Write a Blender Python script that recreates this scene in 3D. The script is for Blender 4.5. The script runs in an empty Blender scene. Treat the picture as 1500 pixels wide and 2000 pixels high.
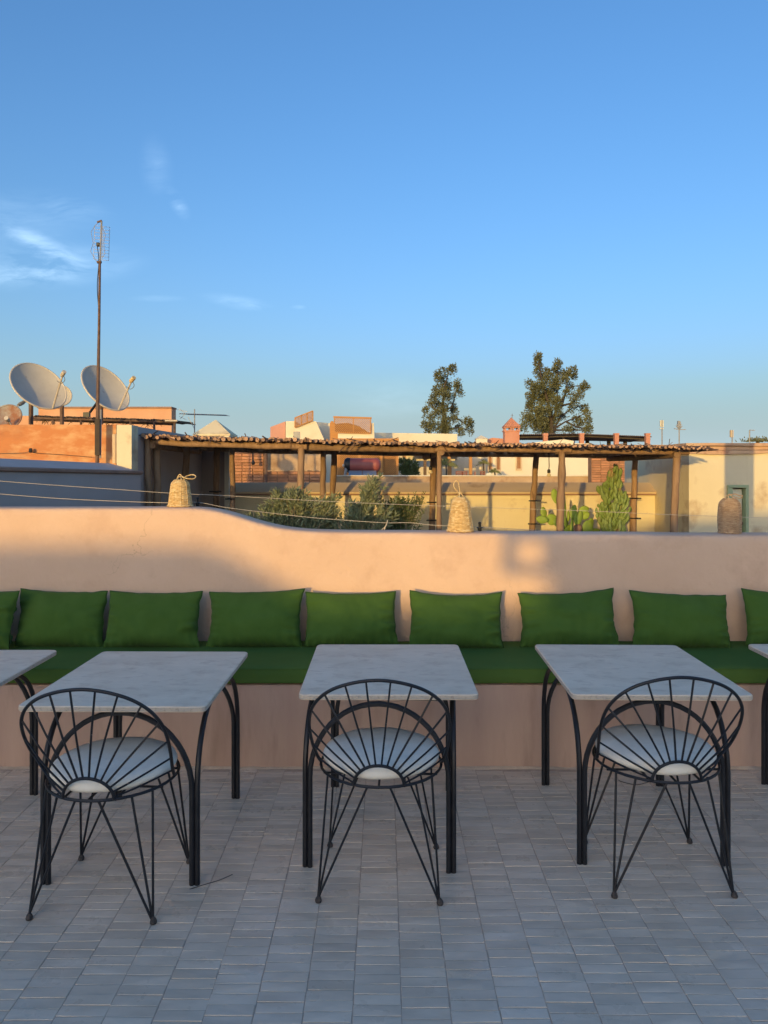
import bpy, bmesh, math, random
from mathutils import Vector, Matrix, noise
random.seed(7)
sc = bpy.context.scene
COL = sc.collection
R = math.radians
PI = math.pi
# ------------------------------------------------------------------ camera
EYE = 1.70; F = 1450.0; U0 = 750.0; V0 = 915.0
cam = bpy.data.objects.new('camera', bpy.data.cameras.new('camera'))
COL.objects.link(cam)
cam.location = (0, 0, EYE); cam.rotation_euler = (R(90), 0, 0)
cam.data.sensor_fit = 'HORIZONTAL'; cam.data.sensor_width = 36.0
cam.data.lens = 36.0 * F / 1500.0
cam.data.shift_y = -(1000 - V0) / 1500.0
cam.data.clip_start = 0.05; cam.data.clip_end = 5000
sc.camera = cam
# ------------------------------------------------------------------ light
SUN_EL = 4.5; AZ = 0.35                      # sun low, behind and left of the camera
sun_dir = Vector((-AZ, -1.0, math.tan(R(SUN_EL)) * math.sqrt(1 + AZ * AZ))).normalized()
sl = bpy.data.lights.new('sun', 'SUN'); sl.energy = 2.0; sl.angle = R(0.55); sl.color = (0.46, 0.30, 0.085)
so = bpy.data.objects.new('sun', sl); COL.objects.link(so)
so.rotation_euler = sun_dir.to_track_quat('Z', 'Y').to_euler(); so.location = (-8, -20, 12)
sc.view_settings.view_transform = 'Standard'; sc.view_settings.look = 'None'
sc.view_settings.gamma = 1.0; sc.view_settings.exposure = 1.64
sc.view_settings.use_curve_mapping = False
w = bpy.data.worlds.new('World'); sc.world = w; w.use_nodes = True
nt = w.node_tree; nt.nodes.clear()
def N(t, typ, **kw):
    n = t.nodes.new(typ)
    for k, v in kw.items(): setattr(n, k, v)
    return n
sky = N(nt, 'ShaderNodeTexSky'); sky.sky_type = 'NISHITA'; sky.sun_disc = False
sky.sun_elevation = R(SUN_EL)
sky.sun_rotation = math.atan2(-AZ, -1.0) % (2 * PI)
sky.altitude = 450; sky.air_density = 1.0; sky.dust_density = 4.6; sky.ozone_density = 3.6
bgn = N(nt, 'ShaderNodeBackground'); wo = N(nt, 'ShaderNodeOutputWorld')
bgn.inputs['Strength'].default_value = 0.15
tc = N(nt, 'ShaderNodeTexCoord'); sep = N(nt, 'ShaderNodeSeparateXYZ')
L = nt.links.new
L(tc.outputs['Generated'], sep.inputs[0])
def M(op, a, b=None, c=None, clamp=False):
    n = N(nt, 'ShaderNodeMath', operation=op); n.use_clamp = clamp
    for i, x in enumerate((a, b, c)):
        if x is None: continue
        if isinstance(x, (int, float)): n.inputs[i].default_value = x
        else: L(x, n.inputs[i])
    return n.outputs[0]
ysafe = M('MAXIMUM', sep.outputs[1], 0.05)
px = M('DIVIDE', sep.outputs[0], ysafe); pz = M('DIVIDE', sep.outputs[2], ysafe)
comb = N(nt, 'ShaderNodeCombineXYZ'); L(px, comb.inputs[0]); L(pz, comb.inputs[1])
nz0 = N(nt, 'ShaderNodeTexNoise'); nz0.inputs['Scale'].default_value = 5; nz0.inputs['Detail'].default_value = 3
L(comb.outputs[0], nz0.inputs['Vector'])
wv = N(nt, 'ShaderNodeVectorMath', operation='MULTIPLY_ADD'); L(nz0.outputs['Color'], wv.inputs[0])
wv.inputs[1].default_value = (0.20, 0.10, 0); L(comb.outputs[0], wv.inputs[2])
mp = N(nt, 'ShaderNodeMapping'); mp.inputs['Rotation'].default_value = (0, 0, R(-14)); mp.inputs['Scale'].default_value = (6.5, 26, 1)
L(wv.outputs[0], mp.inputs['Vector'])
nz = N(nt, 'ShaderNodeTexNoise'); nz.inputs['Scale'].default_value = 1.0; nz.inputs['Detail'].default_value = 9; nz.inputs['Roughness'].default_value = 0.64
L(mp.outputs[0], nz.inputs['Vector'])
total = None
# wisps of cirrus: centre (direction), half sizes, rotation, density, bias
for (cu, cv, hu, hv, rot, den, lo) in ((70, 520, 250, 56, 3, .42, .34), (85, 480, 120, 26, -26, .55, .38), (60, 535, 150, 22, 4, .35, .36), (150, 408, 90, 30, -12, .20, .40), (20, 430, 240, 80, 0, .14, .34),
                                 (348, 398, 20, 44, 32, .30, .40), (305, 325, 40, 75, 8, .12, .34), (465, 590, 90, 18, -10, .34, .38), (310, 583, 70, 9, 0, .16, .38), (582, 600, 20, 6, 0, .26, .35), (770, 780, 200, 60, 0, .10, .34), (-420, 480, 380, 120, 0, .4, .36)):
    a = R(rot); X = M('SUBTRACT', px, (cu - U0) / F); Z = M('SUBTRACT', pz, (V0 - cv) / F)
    xr = M('ADD', M('MULTIPLY', X, math.cos(a)), M('MULTIPLY', Z, math.sin(a)))
    zr = M('SUBTRACT', M('MULTIPLY', Z, math.cos(a)), M('MULTIPLY', X, math.sin(a)))
    d2 = M('ADD', M('POWER', M('MULTIPLY', xr, F / hu), 2), M('POWER', M('MULTIPLY', zr, F / hv), 2))
    fall = M('SUBTRACT', 1.0, M('SQRT', d2), clamp=True)
    fall = M('MULTIPLY', M('MULTIPLY', fall, fall), M('SUBTRACT', 3.0, M('MULTIPLY', fall, 2.0)))
    dn = M('MULTIPLY', M('SUBTRACT', nz.outputs[0], lo, clamp=True), 3.6)
    v = M('MULTIPLY', M('MULTIPLY', fall, dn), den)
    total = v if total is None else M('ADD', total, v)
front = M('GREATER_THAN', sep.outputs[1], 0.05)
total = M('MULTIPLY', M('MINIMUM', M('MULTIPLY', total, 0.62), 0.5), front)
mixc = N(nt, 'ShaderNodeMix', data_type='RGBA'); L(total, mixc.inputs[0])
tint = N(nt, 'ShaderNodeMix', data_type='RGBA', blend_type='MULTIPLY'); tint.inputs[0].default_value = 1.0
elev = M('MAXIMUM', sep.outputs[2], 0.0)
hz = M('POWER', 2.718, M('MULTIPLY', elev, -9.0)); hz = M('MINIMUM', M('MULTIPLY', hz, 1.1), 0.97)
lighten = N(nt, 'ShaderNodeMix', data_type='RGBA', blend_type='LIGHTEN'); L(hz, lighten.inputs[0])
L(sky.outputs[0], lighten.inputs[6]); lighten.inputs[7].default_value = (1.15, 1.50, 1.64, 1)
L(lighten.outputs[2], tint.inputs[6]); tint.inputs[7].default_value = (1.0, 1.0, 1.0, 1)
L(tint.outputs[2], mixc.inputs[6]); mixc.inputs[7].default_value = (2.6, 3.5, 4.3, 1)
L(mixc.outputs[2], bgn.inputs[0]); L(bgn.outputs[0], wo.inputs[0])

# ------------------------------------------------------------------ helpers
def P(u, v, Y): return Vector(((u - U0) / F * Y, Y, EYE + (V0 - v) / F * Y))
def X_(u, Y): return (u - U0) / F * Y
def Z_(v, Y): return EYE + (V0 - v) / F * Y

class MB:
    def __init__(s): s.v = []; s.f = []
    def add(s, vs, fs):
        o = len(s.v); s.v += [tuple(x) for x in vs]; s.f += [tuple(i + o for i in f) for f in fs]
    def box(s, a, b, mat=None):
        x0, y0, z0 = a; x1, y1, z1 = b
        vs = [Vector(p) for p in ((x0,y0,z0),(x1,y0,z0),(x1,y1,z0),(x0,y1,z0),(x0,y0,z1),(x1,y0,z1),(x1,y1,z1),(x0,y1,z1))]
        if mat: vs = [mat @ q for q in vs]
        s.add(vs, [(0,3,2,1),(4,5,6,7),(0,1,5,4),(1,2,6,5),(2,3,7,6),(3,0,4,7)])
    def bbox(s, a, b, bev=0.01, mat=None):
        # box with chamfered edges (24 verts)
        bm = bmesh.new(); bmesh.ops.create_cube(bm, size=1)
        sx, sy, sz = (b[i] - a[i] for i in range(3))
        for q in bm.verts: q.co = Vector((a[0] + (q.co.x + .5) * sx, a[1] + (q.co.y + .5) * sy, a[2] + (q.co.z + .5) * sz))
        bmesh.ops.bevel(bm, geom=bm.edges[:], offset=bev, segments=2, affect='EDGES', profile=.5)
        bm.verts.index_update()
        vs = [mat @ q.co if mat else q.co.copy() for q in bm.verts]
        s.add(vs, [[q.index for q in f.verts] for f in bm.faces]); bm.free()
    def tube(s, pts, r, n=6, cap=True, sx=1.0):
        pts = [Vector(p) for p in pts]; rs = r if isinstance(r, (list, tuple)) else [r] * len(pts)
        vs = []; up = None
        for i, p in enumerate(pts):
            t = (pts[min(i + 1, len(pts) - 1)] - pts[max(i - 1, 0)])
            if t.length < 1e-9: t = Vector((0, 0, 1))
            t.normalize()
            if up is None: up = Vector((0, 0, 1)) if abs(t.z) < .9 else Vector((0, 1, 0))
            a = t.cross(up)
            if a.length < 1e-6: a = t.cross(Vector((1, 0, 0)))
            a.normalize(); b = a.cross(t).normalized(); up = b
            for k in range(n):
                q = 2 * PI * (k + .5) / n
                vs.append(p + (a * math.cos(q) * sx + b * math.sin(q)) * rs[i])
        fs = []
        for i in range(len(pts) - 1):
            for k in range(n):
                k2 = (k + 1) % n
                fs.append((i*n+k, i*n+k2, (i+1)*n+k2, (i+1)*n+k))
        if cap: fs.append(tuple(range(n))); fs.append(tuple((len(pts)-1)*n + k for k in reversed(range(n))))
        s.add(vs, fs)
    def loop(s, pts, r, n=6):
        pts = [Vector(p) for p in pts]; m = len(pts); vs = []; c = sum(pts, Vector()) / m
        for i, p in enumerate(pts):
            t = (pts[(i + 1) % m] - pts[i - 1]).normalized()
            a = (p - c); a = (a - t * a.dot(t)).normalized(); b = t.cross(a)
            for k in range(n):
                q = 2 * PI * k / n; vs.append(p + (a * math.cos(q) + b * math.sin(q)) * r)
        fs = [(i*n+k, i*n+(k+1)%n, ((i+1)%m)*n+(k+1)%n, ((i+1)%m)*n+k) for i in range(m) for k in range(n)]
        s.add(vs, fs)
    def lathe(s, prof, n=24, mat=None, cx=0, cy=0):
        vs = []; fs = []
        for (r, z) in prof:
            for k in range(n):
                q = 2 * PI * k / n; p = Vector((cx + r * math.cos(q), cy + r * math.sin(q), z)); vs.append(mat @ p if mat else p)
        for i in range(len(prof) - 1):
            for k in range(n): fs.append((i*n+k, i*n+(k+1)%n, (i+1)*n+(k+1)%n, (i+1)*n+k))
        if prof[0][0] > 1e-4: fs.append(tuple(reversed(range(n))))
        if prof[-1][0] > 1e-4: fs.append(tuple((len(prof)-1)*n + k for k in range(n)))
        s.add(vs, fs)
    def prism(s, poly, y0, y1, axis='y'):
        n = len(poly)
        if axis == 'y': vs = [(x, y0, z) for x, z in poly] + [(x, y1, z) for x, z in poly]
        elif axis == 'x': vs = [(y0, a, z) for a, z in poly] + [(y1, a, z) for a, z in poly]
        else: vs = [(x, y, y0) for x, y in poly] + [(x, y, y1) for x, y in poly]
        s.add(vs, [tuple(range(n)), tuple(reversed(range(n, 2 * n)))] + [(i, i + n, (i + 1) % n + n, (i + 1) % n) for i in range(n)])
    def blk(s, u0, u1, v0, v1, Y, d):
        s.box((X_(u0, Y), Y, Z_(v1, Y)), (X_(u1, Y), Y + d, Z_(v0, Y)))
    def pyr(s, x0, x1, y0, y1, z0, z1, t=0.0):
        cx, cy = (x0 + x1) / 2, (y0 + y1) / 2
        tx, ty = (x1 - x0) / 2 * t, (y1 - y0) / 2 * t
        s.add([(x0,y0,z0),(x1,y0,z0),(x1,y1,z0),(x0,y1,z0),(cx-tx,cy-ty,z1),(cx+tx,cy-ty,z1),(cx+tx,cy+ty,z1),(cx-tx,cy+ty,z1)],
              [(0,3,2,1),(4,5,6,7),(0,1,5,4),(1,2,6,5),(2,3,7,6),(3,0,4,7)])
    def mesh(s, name, smooth=False):
        me = bpy.data.meshes.new(name); me.from_pydata(s.v, [], s.f); me.update()
        bm = bmesh.new(); bm.from_mesh(me); bmesh.ops.recalc_face_normals(bm, faces=bm.faces); bm.to_mesh(me); bm.free()
        if smooth:
            me.polygons.foreach_set('use_smooth', [True] * len(me.polygons))
            try: me.set_sharp_from_angle(angle=R(42))
            except Exception: pass
        return me
    def build(s, name, m, parent=None, smooth=False, kind=None):
        me = s.mesh(name, smooth)
        if m: me.materials.append(m)
        return obj(name, me, parent, kind)
def obj(name, me, parent=None, kind=None):
    o = bpy.data.objects.new(name, me); COL.objects.link(o)
    if parent: o.parent = parent
    if kind: o['kind'] = kind
    return o
def tag(o, label, cat, group=None):
    o['label'] = label; o['category'] = cat
    if group: o['group'] = group
    return o
def thing(name, label, cat, loc=(0, 0, 0), rz=0, group=None):
    o = bpy.data.objects.new(name, None); COL.objects.link(o); o.location = loc; o.rotation_euler = (0, 0, rz)
    o.empty_display_size = .1
    return tag(o, label, cat, group)
def copy_tree(root, loc, rz, label):
    kids = {}
    for o in COL.objects:
        if o.parent: kids.setdefault(o.parent.name, []).append(o)
    def rec(o, par):
        c = o.copy(); COL.objects.link(c); c.parent = par
        for ch in kids.get(o.name, []): rec(ch, c)
        return c
    c = rec(root, None); c.location = loc; c.rotation_euler = (0, 0, rz); c['label'] = label
    return c
def catmull(pts, n=8):
    pts = [Vector(p) for p in pts]; out = []
    e = [2 * pts[0] - pts[1]] + pts + [2 * pts[-1] - pts[-2]]
    for i in range(1, len(e) - 2):
        a, b, c, d = e[i - 1], e[i], e[i + 1], e[i + 2]
        for k in range(n):
            t = k / n
            out.append(.5 * ((2 * b) + (c - a) * t + (2 * a - 5 * b + 4 * c - d) * t * t + (3 * b - a - 3 * c + d) * t ** 3))
    out.append(pts[-1]); return out
def interp(x, tab):
    if x <= tab[0][0]: return tab[0][1]
    for (a, b), (c, d) in zip(tab, tab[1:]):
        if x <= c: return b + (d - b) * (x - a) / (c - a)
    return tab[-1][1]

# ------------------------------------------------------------------ materials
def mat(name, c1, c2=None, scale=4.0, rough=.8, bump=0.0, bscale=30.0, coord='pos', metal=0.0, spec=.5,
        lo=.35, hi=.65, stretch=None, c3=None, s3=1.0, lo3=.5, hi3=.7, rand=0.0, detail=5, trans=0.0, sheen=0.0, bdist=.01, attr=None, coat=0.0, r2=None, crack=0):
    m = bpy.data.materials.new(name); m.use_nodes = True; t = m.node_tree; t.nodes.clear()
    o = N(t, 'ShaderNodeOutputMaterial'); b = N(t, 'ShaderNodeBsdfPrincipled'); ln = t.links.new
    b.inputs['Roughness'].default_value = rough; b.inputs['Metallic'].default_value = metal
    b.inputs['Specular IOR Level'].default_value = spec; b.inputs['Coat Weight'].default_value = coat
    if sheen: b.inputs['Sheen Weight'].default_value = sheen
    if coord == 'pos': g = N(t, 'ShaderNodeNewGeometry'); vec = g.outputs['Position']
    else: g = N(t, 'ShaderNodeTexCoord'); vec = g.outputs['Object']
    def mapped(st):
        if not st: return vec
        mm = N(t, 'ShaderNodeMapping'); mm.inputs['Scale'].default_value = st; ln(vec, mm.inputs[0]); return mm.outputs[0]
    def nzr(sc_, lo_, hi_, st=None, det=detail):
        n = N(t, 'ShaderNodeTexNoise'); n.inputs['Scale'].default_value = sc_; n.inputs['Detail'].default_value = det; n.inputs['Roughness'].default_value = .6
        ln(mapped(st), n.inputs['Vector'])
        r = N(t, 'ShaderNodeMapRange'); r.inputs['From Min'].default_value = lo_; r.inputs['From Max'].default_value = hi_; r.clamp = True
        ln(n.outputs[0], r.inputs[0]); return r.outputs[0], n.outputs[0]
    def mix(f, a, c, mode='MIX'):
        x = N(t, 'ShaderNodeMix', data_type='RGBA', blend_type=mode)
        if isinstance(f, float): x.inputs[0].default_value = f
        else: ln(f, x.inputs[0])
        for i, q in ((6, a), (7, c)):
            if isinstance(q, (tuple, list)): x.inputs[i].default_value = (*q[:3], 1)
            else: ln(q, x.inputs[i])
        return x.outputs[2]
    colr = c1
    if c2:
        f, _ = nzr(scale, lo, hi, stretch); colr = mix(f, c1, c2)
    if c3:
        f, _ = nzr(s3, lo3, hi3, stretch); colr = mix(f, colr, c3)
    if rand or attr:
        if attr: q = N(t, 'ShaderNodeAttribute'); q.attribute_name = attr; src = q.outputs['Fac']
        else: q = N(t, 'ShaderNodeObjectInfo'); src = q.outputs['Random']
        r = N(t, 'ShaderNodeMapRange'); r.inputs['To Min'].default_value = 1 - (rand or .25); r.inputs['To Max'].default_value = 1 + (rand or .25)
        ln(src, r.inputs[0])
        cc = N(t, 'ShaderNodeCombineColor'); [ln(r.outputs[0], cc.inputs[i]) for i in range(3)]
        colr = mix(1.0, colr, cc.outputs[0], 'MULTIPLY')
    if isinstance(colr, (tuple, list)): b.inputs['Base Color'].default_value = (*colr[:3], 1)
    else: ln(colr, b.inputs['Base Color'])
    if r2 is not None:
        f, _ = nzr(scale * 1.7, .35, .65); rr = N(t, 'ShaderNodeMapRange'); rr.inputs['To Min'].default_value = rough; rr.inputs['To Max'].default_value = r2
        ln(f, rr.inputs[0]); ln(rr.outputs[0], b.inputs['Roughness'])
    if crack:
        vo = N(t, 'ShaderNodeTexVoronoi'); vo.feature = 'DISTANCE_TO_EDGE'; vo.inputs['Scale'].default_value = 1.7
        nn_ = N(t, 'ShaderNodeTexNoise'); nn_.inputs['Scale'].default_value = 4; nn_.inputs['Detail'].default_value = 6; ln(vec, nn_.inputs['Vector'])
        va = N(t, 'ShaderNodeVectorMath', operation='MULTIPLY_ADD'); ln(nn_.outputs['Color'], va.inputs[0]); va.inputs[1].default_value = (.5, .5, .5); ln(vec, va.inputs[2]); ln(va.outputs[0], vo.inputs['Vector'])
        mr = N(t, 'ShaderNodeMapRange'); mr.inputs['From Max'].default_value = .006; mr.inputs['To Min'].default_value = 1; mr.inputs['To Max'].default_value = 0; ln(vo.outputs['Distance'], mr.inputs[0])
        mk, _ = nzr(1.1, .56, .64); mm_ = N(t, 'ShaderNodeMath', operation='MULTIPLY'); ln(mr.outputs[0], mm_.inputs[0]); ln(mk, mm_.inputs[1])
        m3 = N(t, 'ShaderNodeMath', operation='MULTIPLY'); ln(mm_.outputs[0], m3.inputs[0]); m3.inputs[1].default_value = .55
        old = b.inputs['Base Color'].links[0].from_socket; ln(mix(m3.outputs[0], old, tuple(x * .6 for x in c1)), b.inputs['Base Color'])
        # trowel sweeps
    if bump:
        _, h = nzr(bscale, 0, 1, stretch); bb = N(t, 'ShaderNodeBump'); bb.inputs['Strength'].default_value = bump; bb.inputs['Distance'].default_value = bdist
        ln(h, bb.inputs['Height']); ln(bb.outputs[0], b.inputs['Normal'])
    if trans:
        tr = N(t, 'ShaderNodeBsdfTranslucent'); mx = N(t, 'ShaderNodeMixShader'); mx.inputs[0].default_value = trans
        if isinstance(colr, (tuple, list)): tr.inputs[0].default_value = (*colr[:3], 1)
        else: ln(colr, tr.inputs[0])
        ln(b.outputs[0], mx.inputs[1]); ln(tr.outputs[0], mx.inputs[2]); ln(mx.outputs[0], o.inputs[0])
    else: ln(b.outputs[0], o.inputs[0])
    return m
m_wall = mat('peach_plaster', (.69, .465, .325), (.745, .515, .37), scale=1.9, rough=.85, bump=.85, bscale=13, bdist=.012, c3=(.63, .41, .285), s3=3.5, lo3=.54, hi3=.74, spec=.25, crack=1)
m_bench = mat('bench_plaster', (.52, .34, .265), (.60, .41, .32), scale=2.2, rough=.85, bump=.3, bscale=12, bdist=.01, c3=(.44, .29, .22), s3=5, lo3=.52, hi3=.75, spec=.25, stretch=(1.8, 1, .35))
m_grout = mat('grout', (.50, .38, .29), (.60, .47, .36), scale=30, rough=.95)
m_tile = mat('glazed_tile', (.66, .545, .42), (.78, .65, .51), scale=5, rough=.24, r2=.44, bump=.25, bscale=16, bdist=.004, c3=(.82, .64, .46), s3=2.2, lo3=.60, hi3=.72, attr='tone', rand=.11, spec=.5, stretch=(1, 2.5, 1))
m_cush = mat('green_canvas', (.085, .155, .036), (.095, .175, .042), scale=3, rough=.92, bump=.15, bscale=90, bdist=.002, spec=.1, sheen=.0)
m_pillow = mat('green_pillow_cloth', (.058, .118, .022), (.070, .136, .028), scale=7, rough=.92, bump=.2, bscale=140, bdist=.002, spec=.1, sheen=.05)
m_stone = mat('pale_travertine', (.80, .64, .47), (.90, .73, .55), scale=5, rough=.7, bump=.25, bscale=70, bdist=.002, c3=(.70, .53, .38), s3=11, lo3=.52, hi3=.72, coord='obj', stretch=(1, 1.6, 1), spec=.15)
m_stone_e = mat('rough_stone_edge', (.56, .47, .38), (.40, .32, .25), scale=70, rough=.9, bump=.8, bscale=110, bdist=.004, coord='obj', lo=.5, hi=.68)
m_iron = mat('black_iron', (.010, .010, .013), (.018, .017, .02), scale=20, rough=.42, spec=.4, bump=.3, bscale=120, bdist=.001, coord='obj', c3=(.22, .18, .16), s3=34, lo3=.70, hi3=.74)
m_foot = mat('rusty_foot', (.02, .018, .018), (.09, .07, .06), scale=90, rough=.8)
m_seat = mat('ivory_cloth', (.86, .77, .64), (.90, .82, .70), scale=9, rough=.9, bump=.1, bscale=120, bdist=.002, coord='obj', c3=(.70, .63, .54), s3=6, lo3=.55, hi3=.8, spec=.15)
m_wood = mat('weathered_pole', (.40, .25, .145), (.27, .16, .09), scale=7, rough=.85, bump=.5, bscale=25, bdist=.01, stretch=(3, 3, .5), rand=.25, c3=(.13, .07, .04), s3=4, lo3=.58, hi3=.7)
m_log = mat('roof_pole_bark', (.19, .11, .075), (.10, .06, .045), scale=9, rough=.9, rand=.4, bump=.5, bscale=30)
m_logend = mat('cut_pole_end', (.50, .31, .19), (.36, .20, .12), scale=30, rough=.9, rand=.35)
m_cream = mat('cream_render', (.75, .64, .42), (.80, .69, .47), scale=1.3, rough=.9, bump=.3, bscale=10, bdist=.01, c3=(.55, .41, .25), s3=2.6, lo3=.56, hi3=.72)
m_tan = mat('tan_render', (.66, .49, .30), (.72, .55, .35), scale=1.1, rough=.9, bump=.25, bscale=10, bdist=.01, c3=(.5, .34, .2), s3=3, lo3=.58, hi3=.75)
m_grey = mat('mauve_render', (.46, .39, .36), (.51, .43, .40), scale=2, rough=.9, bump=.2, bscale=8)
m_coping = mat('brown_coping', (.30, .17, .12), (.38, .23, .16), scale=5, rough=.9)
m_orange = mat('orange_limewash', (.60, .235, .085), (.72, .42, .20), scale=3.0, rough=.95, bump=.4, bscale=9, lo=.46, hi=.68, c3=(.48, .19, .08), s3=1.3, lo3=.52, hi3=.7, stretch=(1, 1, 2.0))
m_orange2 = mat('salmon_render', (.66, .34, .19), (.72, .43, .25), scale=1.1, rough=.95, c3=(.6, .28, .14), s3=.7, lo3=.55, hi3=.7)
m_brick = mat('worn_brick', (.52, .25, .13), (.42, .19, .10), scale=6, rough=.95, bump=.6, bscale=30, rand=.22)
m_mortar = mat('mud_mortar', (.33, .19, .11), (.26, .14, .08), scale=8, rough=1)
m_mud = mat('mud_render', (.56, .39, .24), (.48, .32, .19), scale=2, rough=1, bump=.6, bscale=12, bdist=.03, c3=(.30, .17, .09), s3=1.2, lo3=.55, hi3=.7)
m_white = mat('warm_white_render', (.78, .68, .50), (.82, .73, .56), scale=.6, rough=.9, c3=(.70, .60, .43), s3=.8, lo3=.55, hi3=.75)
m_pink = mat('pink_render', (.60, .32, .25), (.55, .28, .22), scale=1, rough=.9)
m_amber = mat('varnished_wood', (.52, .24, .065), (.44, .19, .05), scale=2, rough=.6, stretch=(1, 1, 6))
m_amber_in = mat('wood_backing', (.20, .10, .05), (.16, .08, .04), scale=2, rough=.8)
m_dish = mat('dish_paint', (.47, .43, .37), (.54, .50, .43), scale=3, rough=.7, c3=(.30, .23, .17), s3=11, lo3=.64, hi3=.76, bump=.1)
m_dishrim = mat('dish_rim_paint', (.66, .58, .46), (.58, .50, .40), scale=6, rough=.6)
m_rust = mat('rusty_dish', (.42, .38, .33), (.30, .13, .07), scale=4, rough=.85, lo=.42, hi=.6)
m_steel = mat('rusted_steel', (.13, .075, .055), (.20, .13, .10), scale=12, rough=.75, metal=.3)
m_galv = mat('dull_grey_metal', (.30, .30, .31), (.38, .37, .36), scale=15, rough=.6, metal=.3)
m_dark = mat('black_plastic', (.012, .012, .014), None, rough=.5)
m_reed = mat('dark_reed', (.10, .07, .045), (.18, .13, .08), scale=12, rough=1)
m_straw = mat('woven_straw', (.76, .54, .25), (.58, .37, .15), scale=26, rough=.8, c3=(.85, .68, .38), s3=30, lo3=.5, hi3=.62, spec=.3, stretch=(1, 1, 3.5), lo=.42, hi=.6)
m_straw2 = mat('dull_straw', (.54, .36, .21), (.42, .26, .14), scale=26, rough=.85, c3=(.62, .44, .27), s3=30, lo3=.5, hi3=.65, stretch=(1, 1, 3.5), lo=.42, hi=.6)  # same weave in a darker, duller colour, for the right lampshade
m_rope = mat('pale_cord', (.62, .53, .42), (.50, .42, .33), scale=60, rough=.9)
m_leaf = mat('oleander_leaf', (.27, .29, .16), (.19, .23, .12), scale=14, rough=.55, trans=.2, c3=(.36, .35, .20), s3=25, lo3=.55, hi3=.7)
m_leaf2 = mat('dark_leaf', (.10, .13, .04), (.14, .17, .06), scale=16, rough=.6, trans=.15)
m_leaf3 = mat('cypress_foliage', (.125, .135, .06), (.175, .175, .08), scale=.9, rough=.9, trans=.1)
m_twig = mat('pale_twig', (.36, .27, .15), (.24, .18, .10), scale=20, rough=.9)
m_bark = mat('tree_bark', (.06, .045, .035), (.09, .07, .05), scale=5, rough=.95)
m_pad = mat('cactus_pad', (.25, .36, .05), (.31, .41, .07), scale=12, rough=.55, c3=(.30, .34, .10), s3=9, lo3=.62, hi3=.75, rand=.15)
m_euph = mat('euphorbia_skin', (.17, .26, .06), (.26, .33, .11), scale=12, rough=.65, c3=(.36, .22, .13), s3=4.5, lo3=.60, hi3=.70)
m_roofm = mat('corrugated_iron', (.10, .075, .07), (.15, .11, .095), scale=3, rough=.7)
m_palm = mat('palm_frond', (.14, .16, .05), (.20, .20, .07), scale=5, rough=.7, trans=.15)
m_green = mat('sage_door_paint', (.34, .42, .24), (.38, .46, .28), scale=9, rough=.6)
m_door = mat('pale_door_paint', (.70, .66, .50), (.75, .71, .56), scale=5, rough=.6)
m_tank = mat('maroon_tank', (.30, .075, .065), (.36, .10, .085), scale=2, rough=.5)
m_glassb = mat('bulb_glass', (.75, .62, .38), None, rough=.1, spec=.8)
m_terracotta = mat('terracotta', (.56, .24, .15), (.62, .30, .20), scale=2, rough=.85)
m_ground = mat('dusty_ground', (.38, .26, .18), (.30, .2, .14), scale=.05, rough=1)
m_pave = mat('terrace_screed', (.40, .32, .26), (.34, .27, .22), scale=2, rough=.9)
m_shut = mat('window_wood', (.40, .20, .09), (.33, .16, .07), scale=5, rough=.8)
m_chair = mat('red_brown_slats', (.30, .11, .07), None, rough=.7)

# ------------------------------------------------------------------ ground and terraces
b = MB(); b.add([(-3000,-3000,-7),(3000,-3000,-7),(3000,3000,-7),(-3000,3000,-7)], [(0,1,2,3)])
b.build('ground', m_ground, kind='structure')
b = MB(); b.box((-4.6, -3, -.35), (5.0, 5.15, -.0020)); floor = b.build('terrace_floor', m_grout, kind='structure')
b = MB(); b.box((-8, 5.17, -.9), (9, 40, -.45)); b.build('neighbour_terrace', m_pave, kind='structure')

# ------------------------------------------------------------------ floor tiles
TL, TW = .1535, .0477
def tile_geo(rng):
    gx, gy = .0012, .0011
    hx, hy = TL / 2 - gx - rng.random() * .0012, TW / 2 - gy - rng.random() * .001
    bev = .0014; tz = [rng.uniform(-.0007, .0007) for _ in range(4)]
    j = lambda: rng.uniform(-.0009, .0009)
    c = [(-hx + j(), -hy + j()), (hx + j(), -hy + j()), (hx + j(), hy + j()), (-hx + j(), hy + j())]
    vs = [(x, y, -.012) for x, y in c] + [(x, y, -.0005 + tz[i]) for i, (x, y) in enumerate(c)] + \
         [(x * (1 - bev / hx), y * (1 - bev / hy), tz[i]) for i, (x, y) in enumerate(c)]
    mid = len(vs); vs.append((rng.uniform(-.02, .02), 0, rng.uniform(-.0008, .0012)))
    fs = []
    for a in (0, 4):
        for k in range(4): fs.append((a + k, a + (k + 1) % 4, a + 4 + (k + 1) % 4, a + 4 + k))
    for k in range(4): fs.append((8 + k, 8 + (k + 1) % 4, mid))
    return vs, fs
def tone_attr(me, vals):
    a = me.attributes.new('tone', 'FLOAT', 'FACE'); a.data.foreach_set('value', vals)
rng = random.Random(3)
variants = []
for i in range(28):
    vs, fs = tile_geo(rng); me = bpy.data.meshes.new('tile'); me.from_pydata(vs, [], fs); me.update(); me.materials.append(m_tile)
    tone_attr(me, [rng.random()] * len(fs)); variants.append(me)
cells = []
nc = int(9.4 / TL)
for ci in range(nc):
    x = -4.55 + (ci + .5) * TL; off = rng.uniform(0, TW)
    y = -1.0 + off
    xj = rng.uniform(-.0006, .0006)
    while y < 4.185:
        cells.append((x + xj, y + rng.uniform(-.0007, .0007))); y += TW
vis = [c for c in cells if c[1] > 2.25 and abs(c[0]) / c[1] < .56]
vis.sort(key=lambda c: c[1]); near = set(vis[:300])
b = MB(); tones = []
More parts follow.
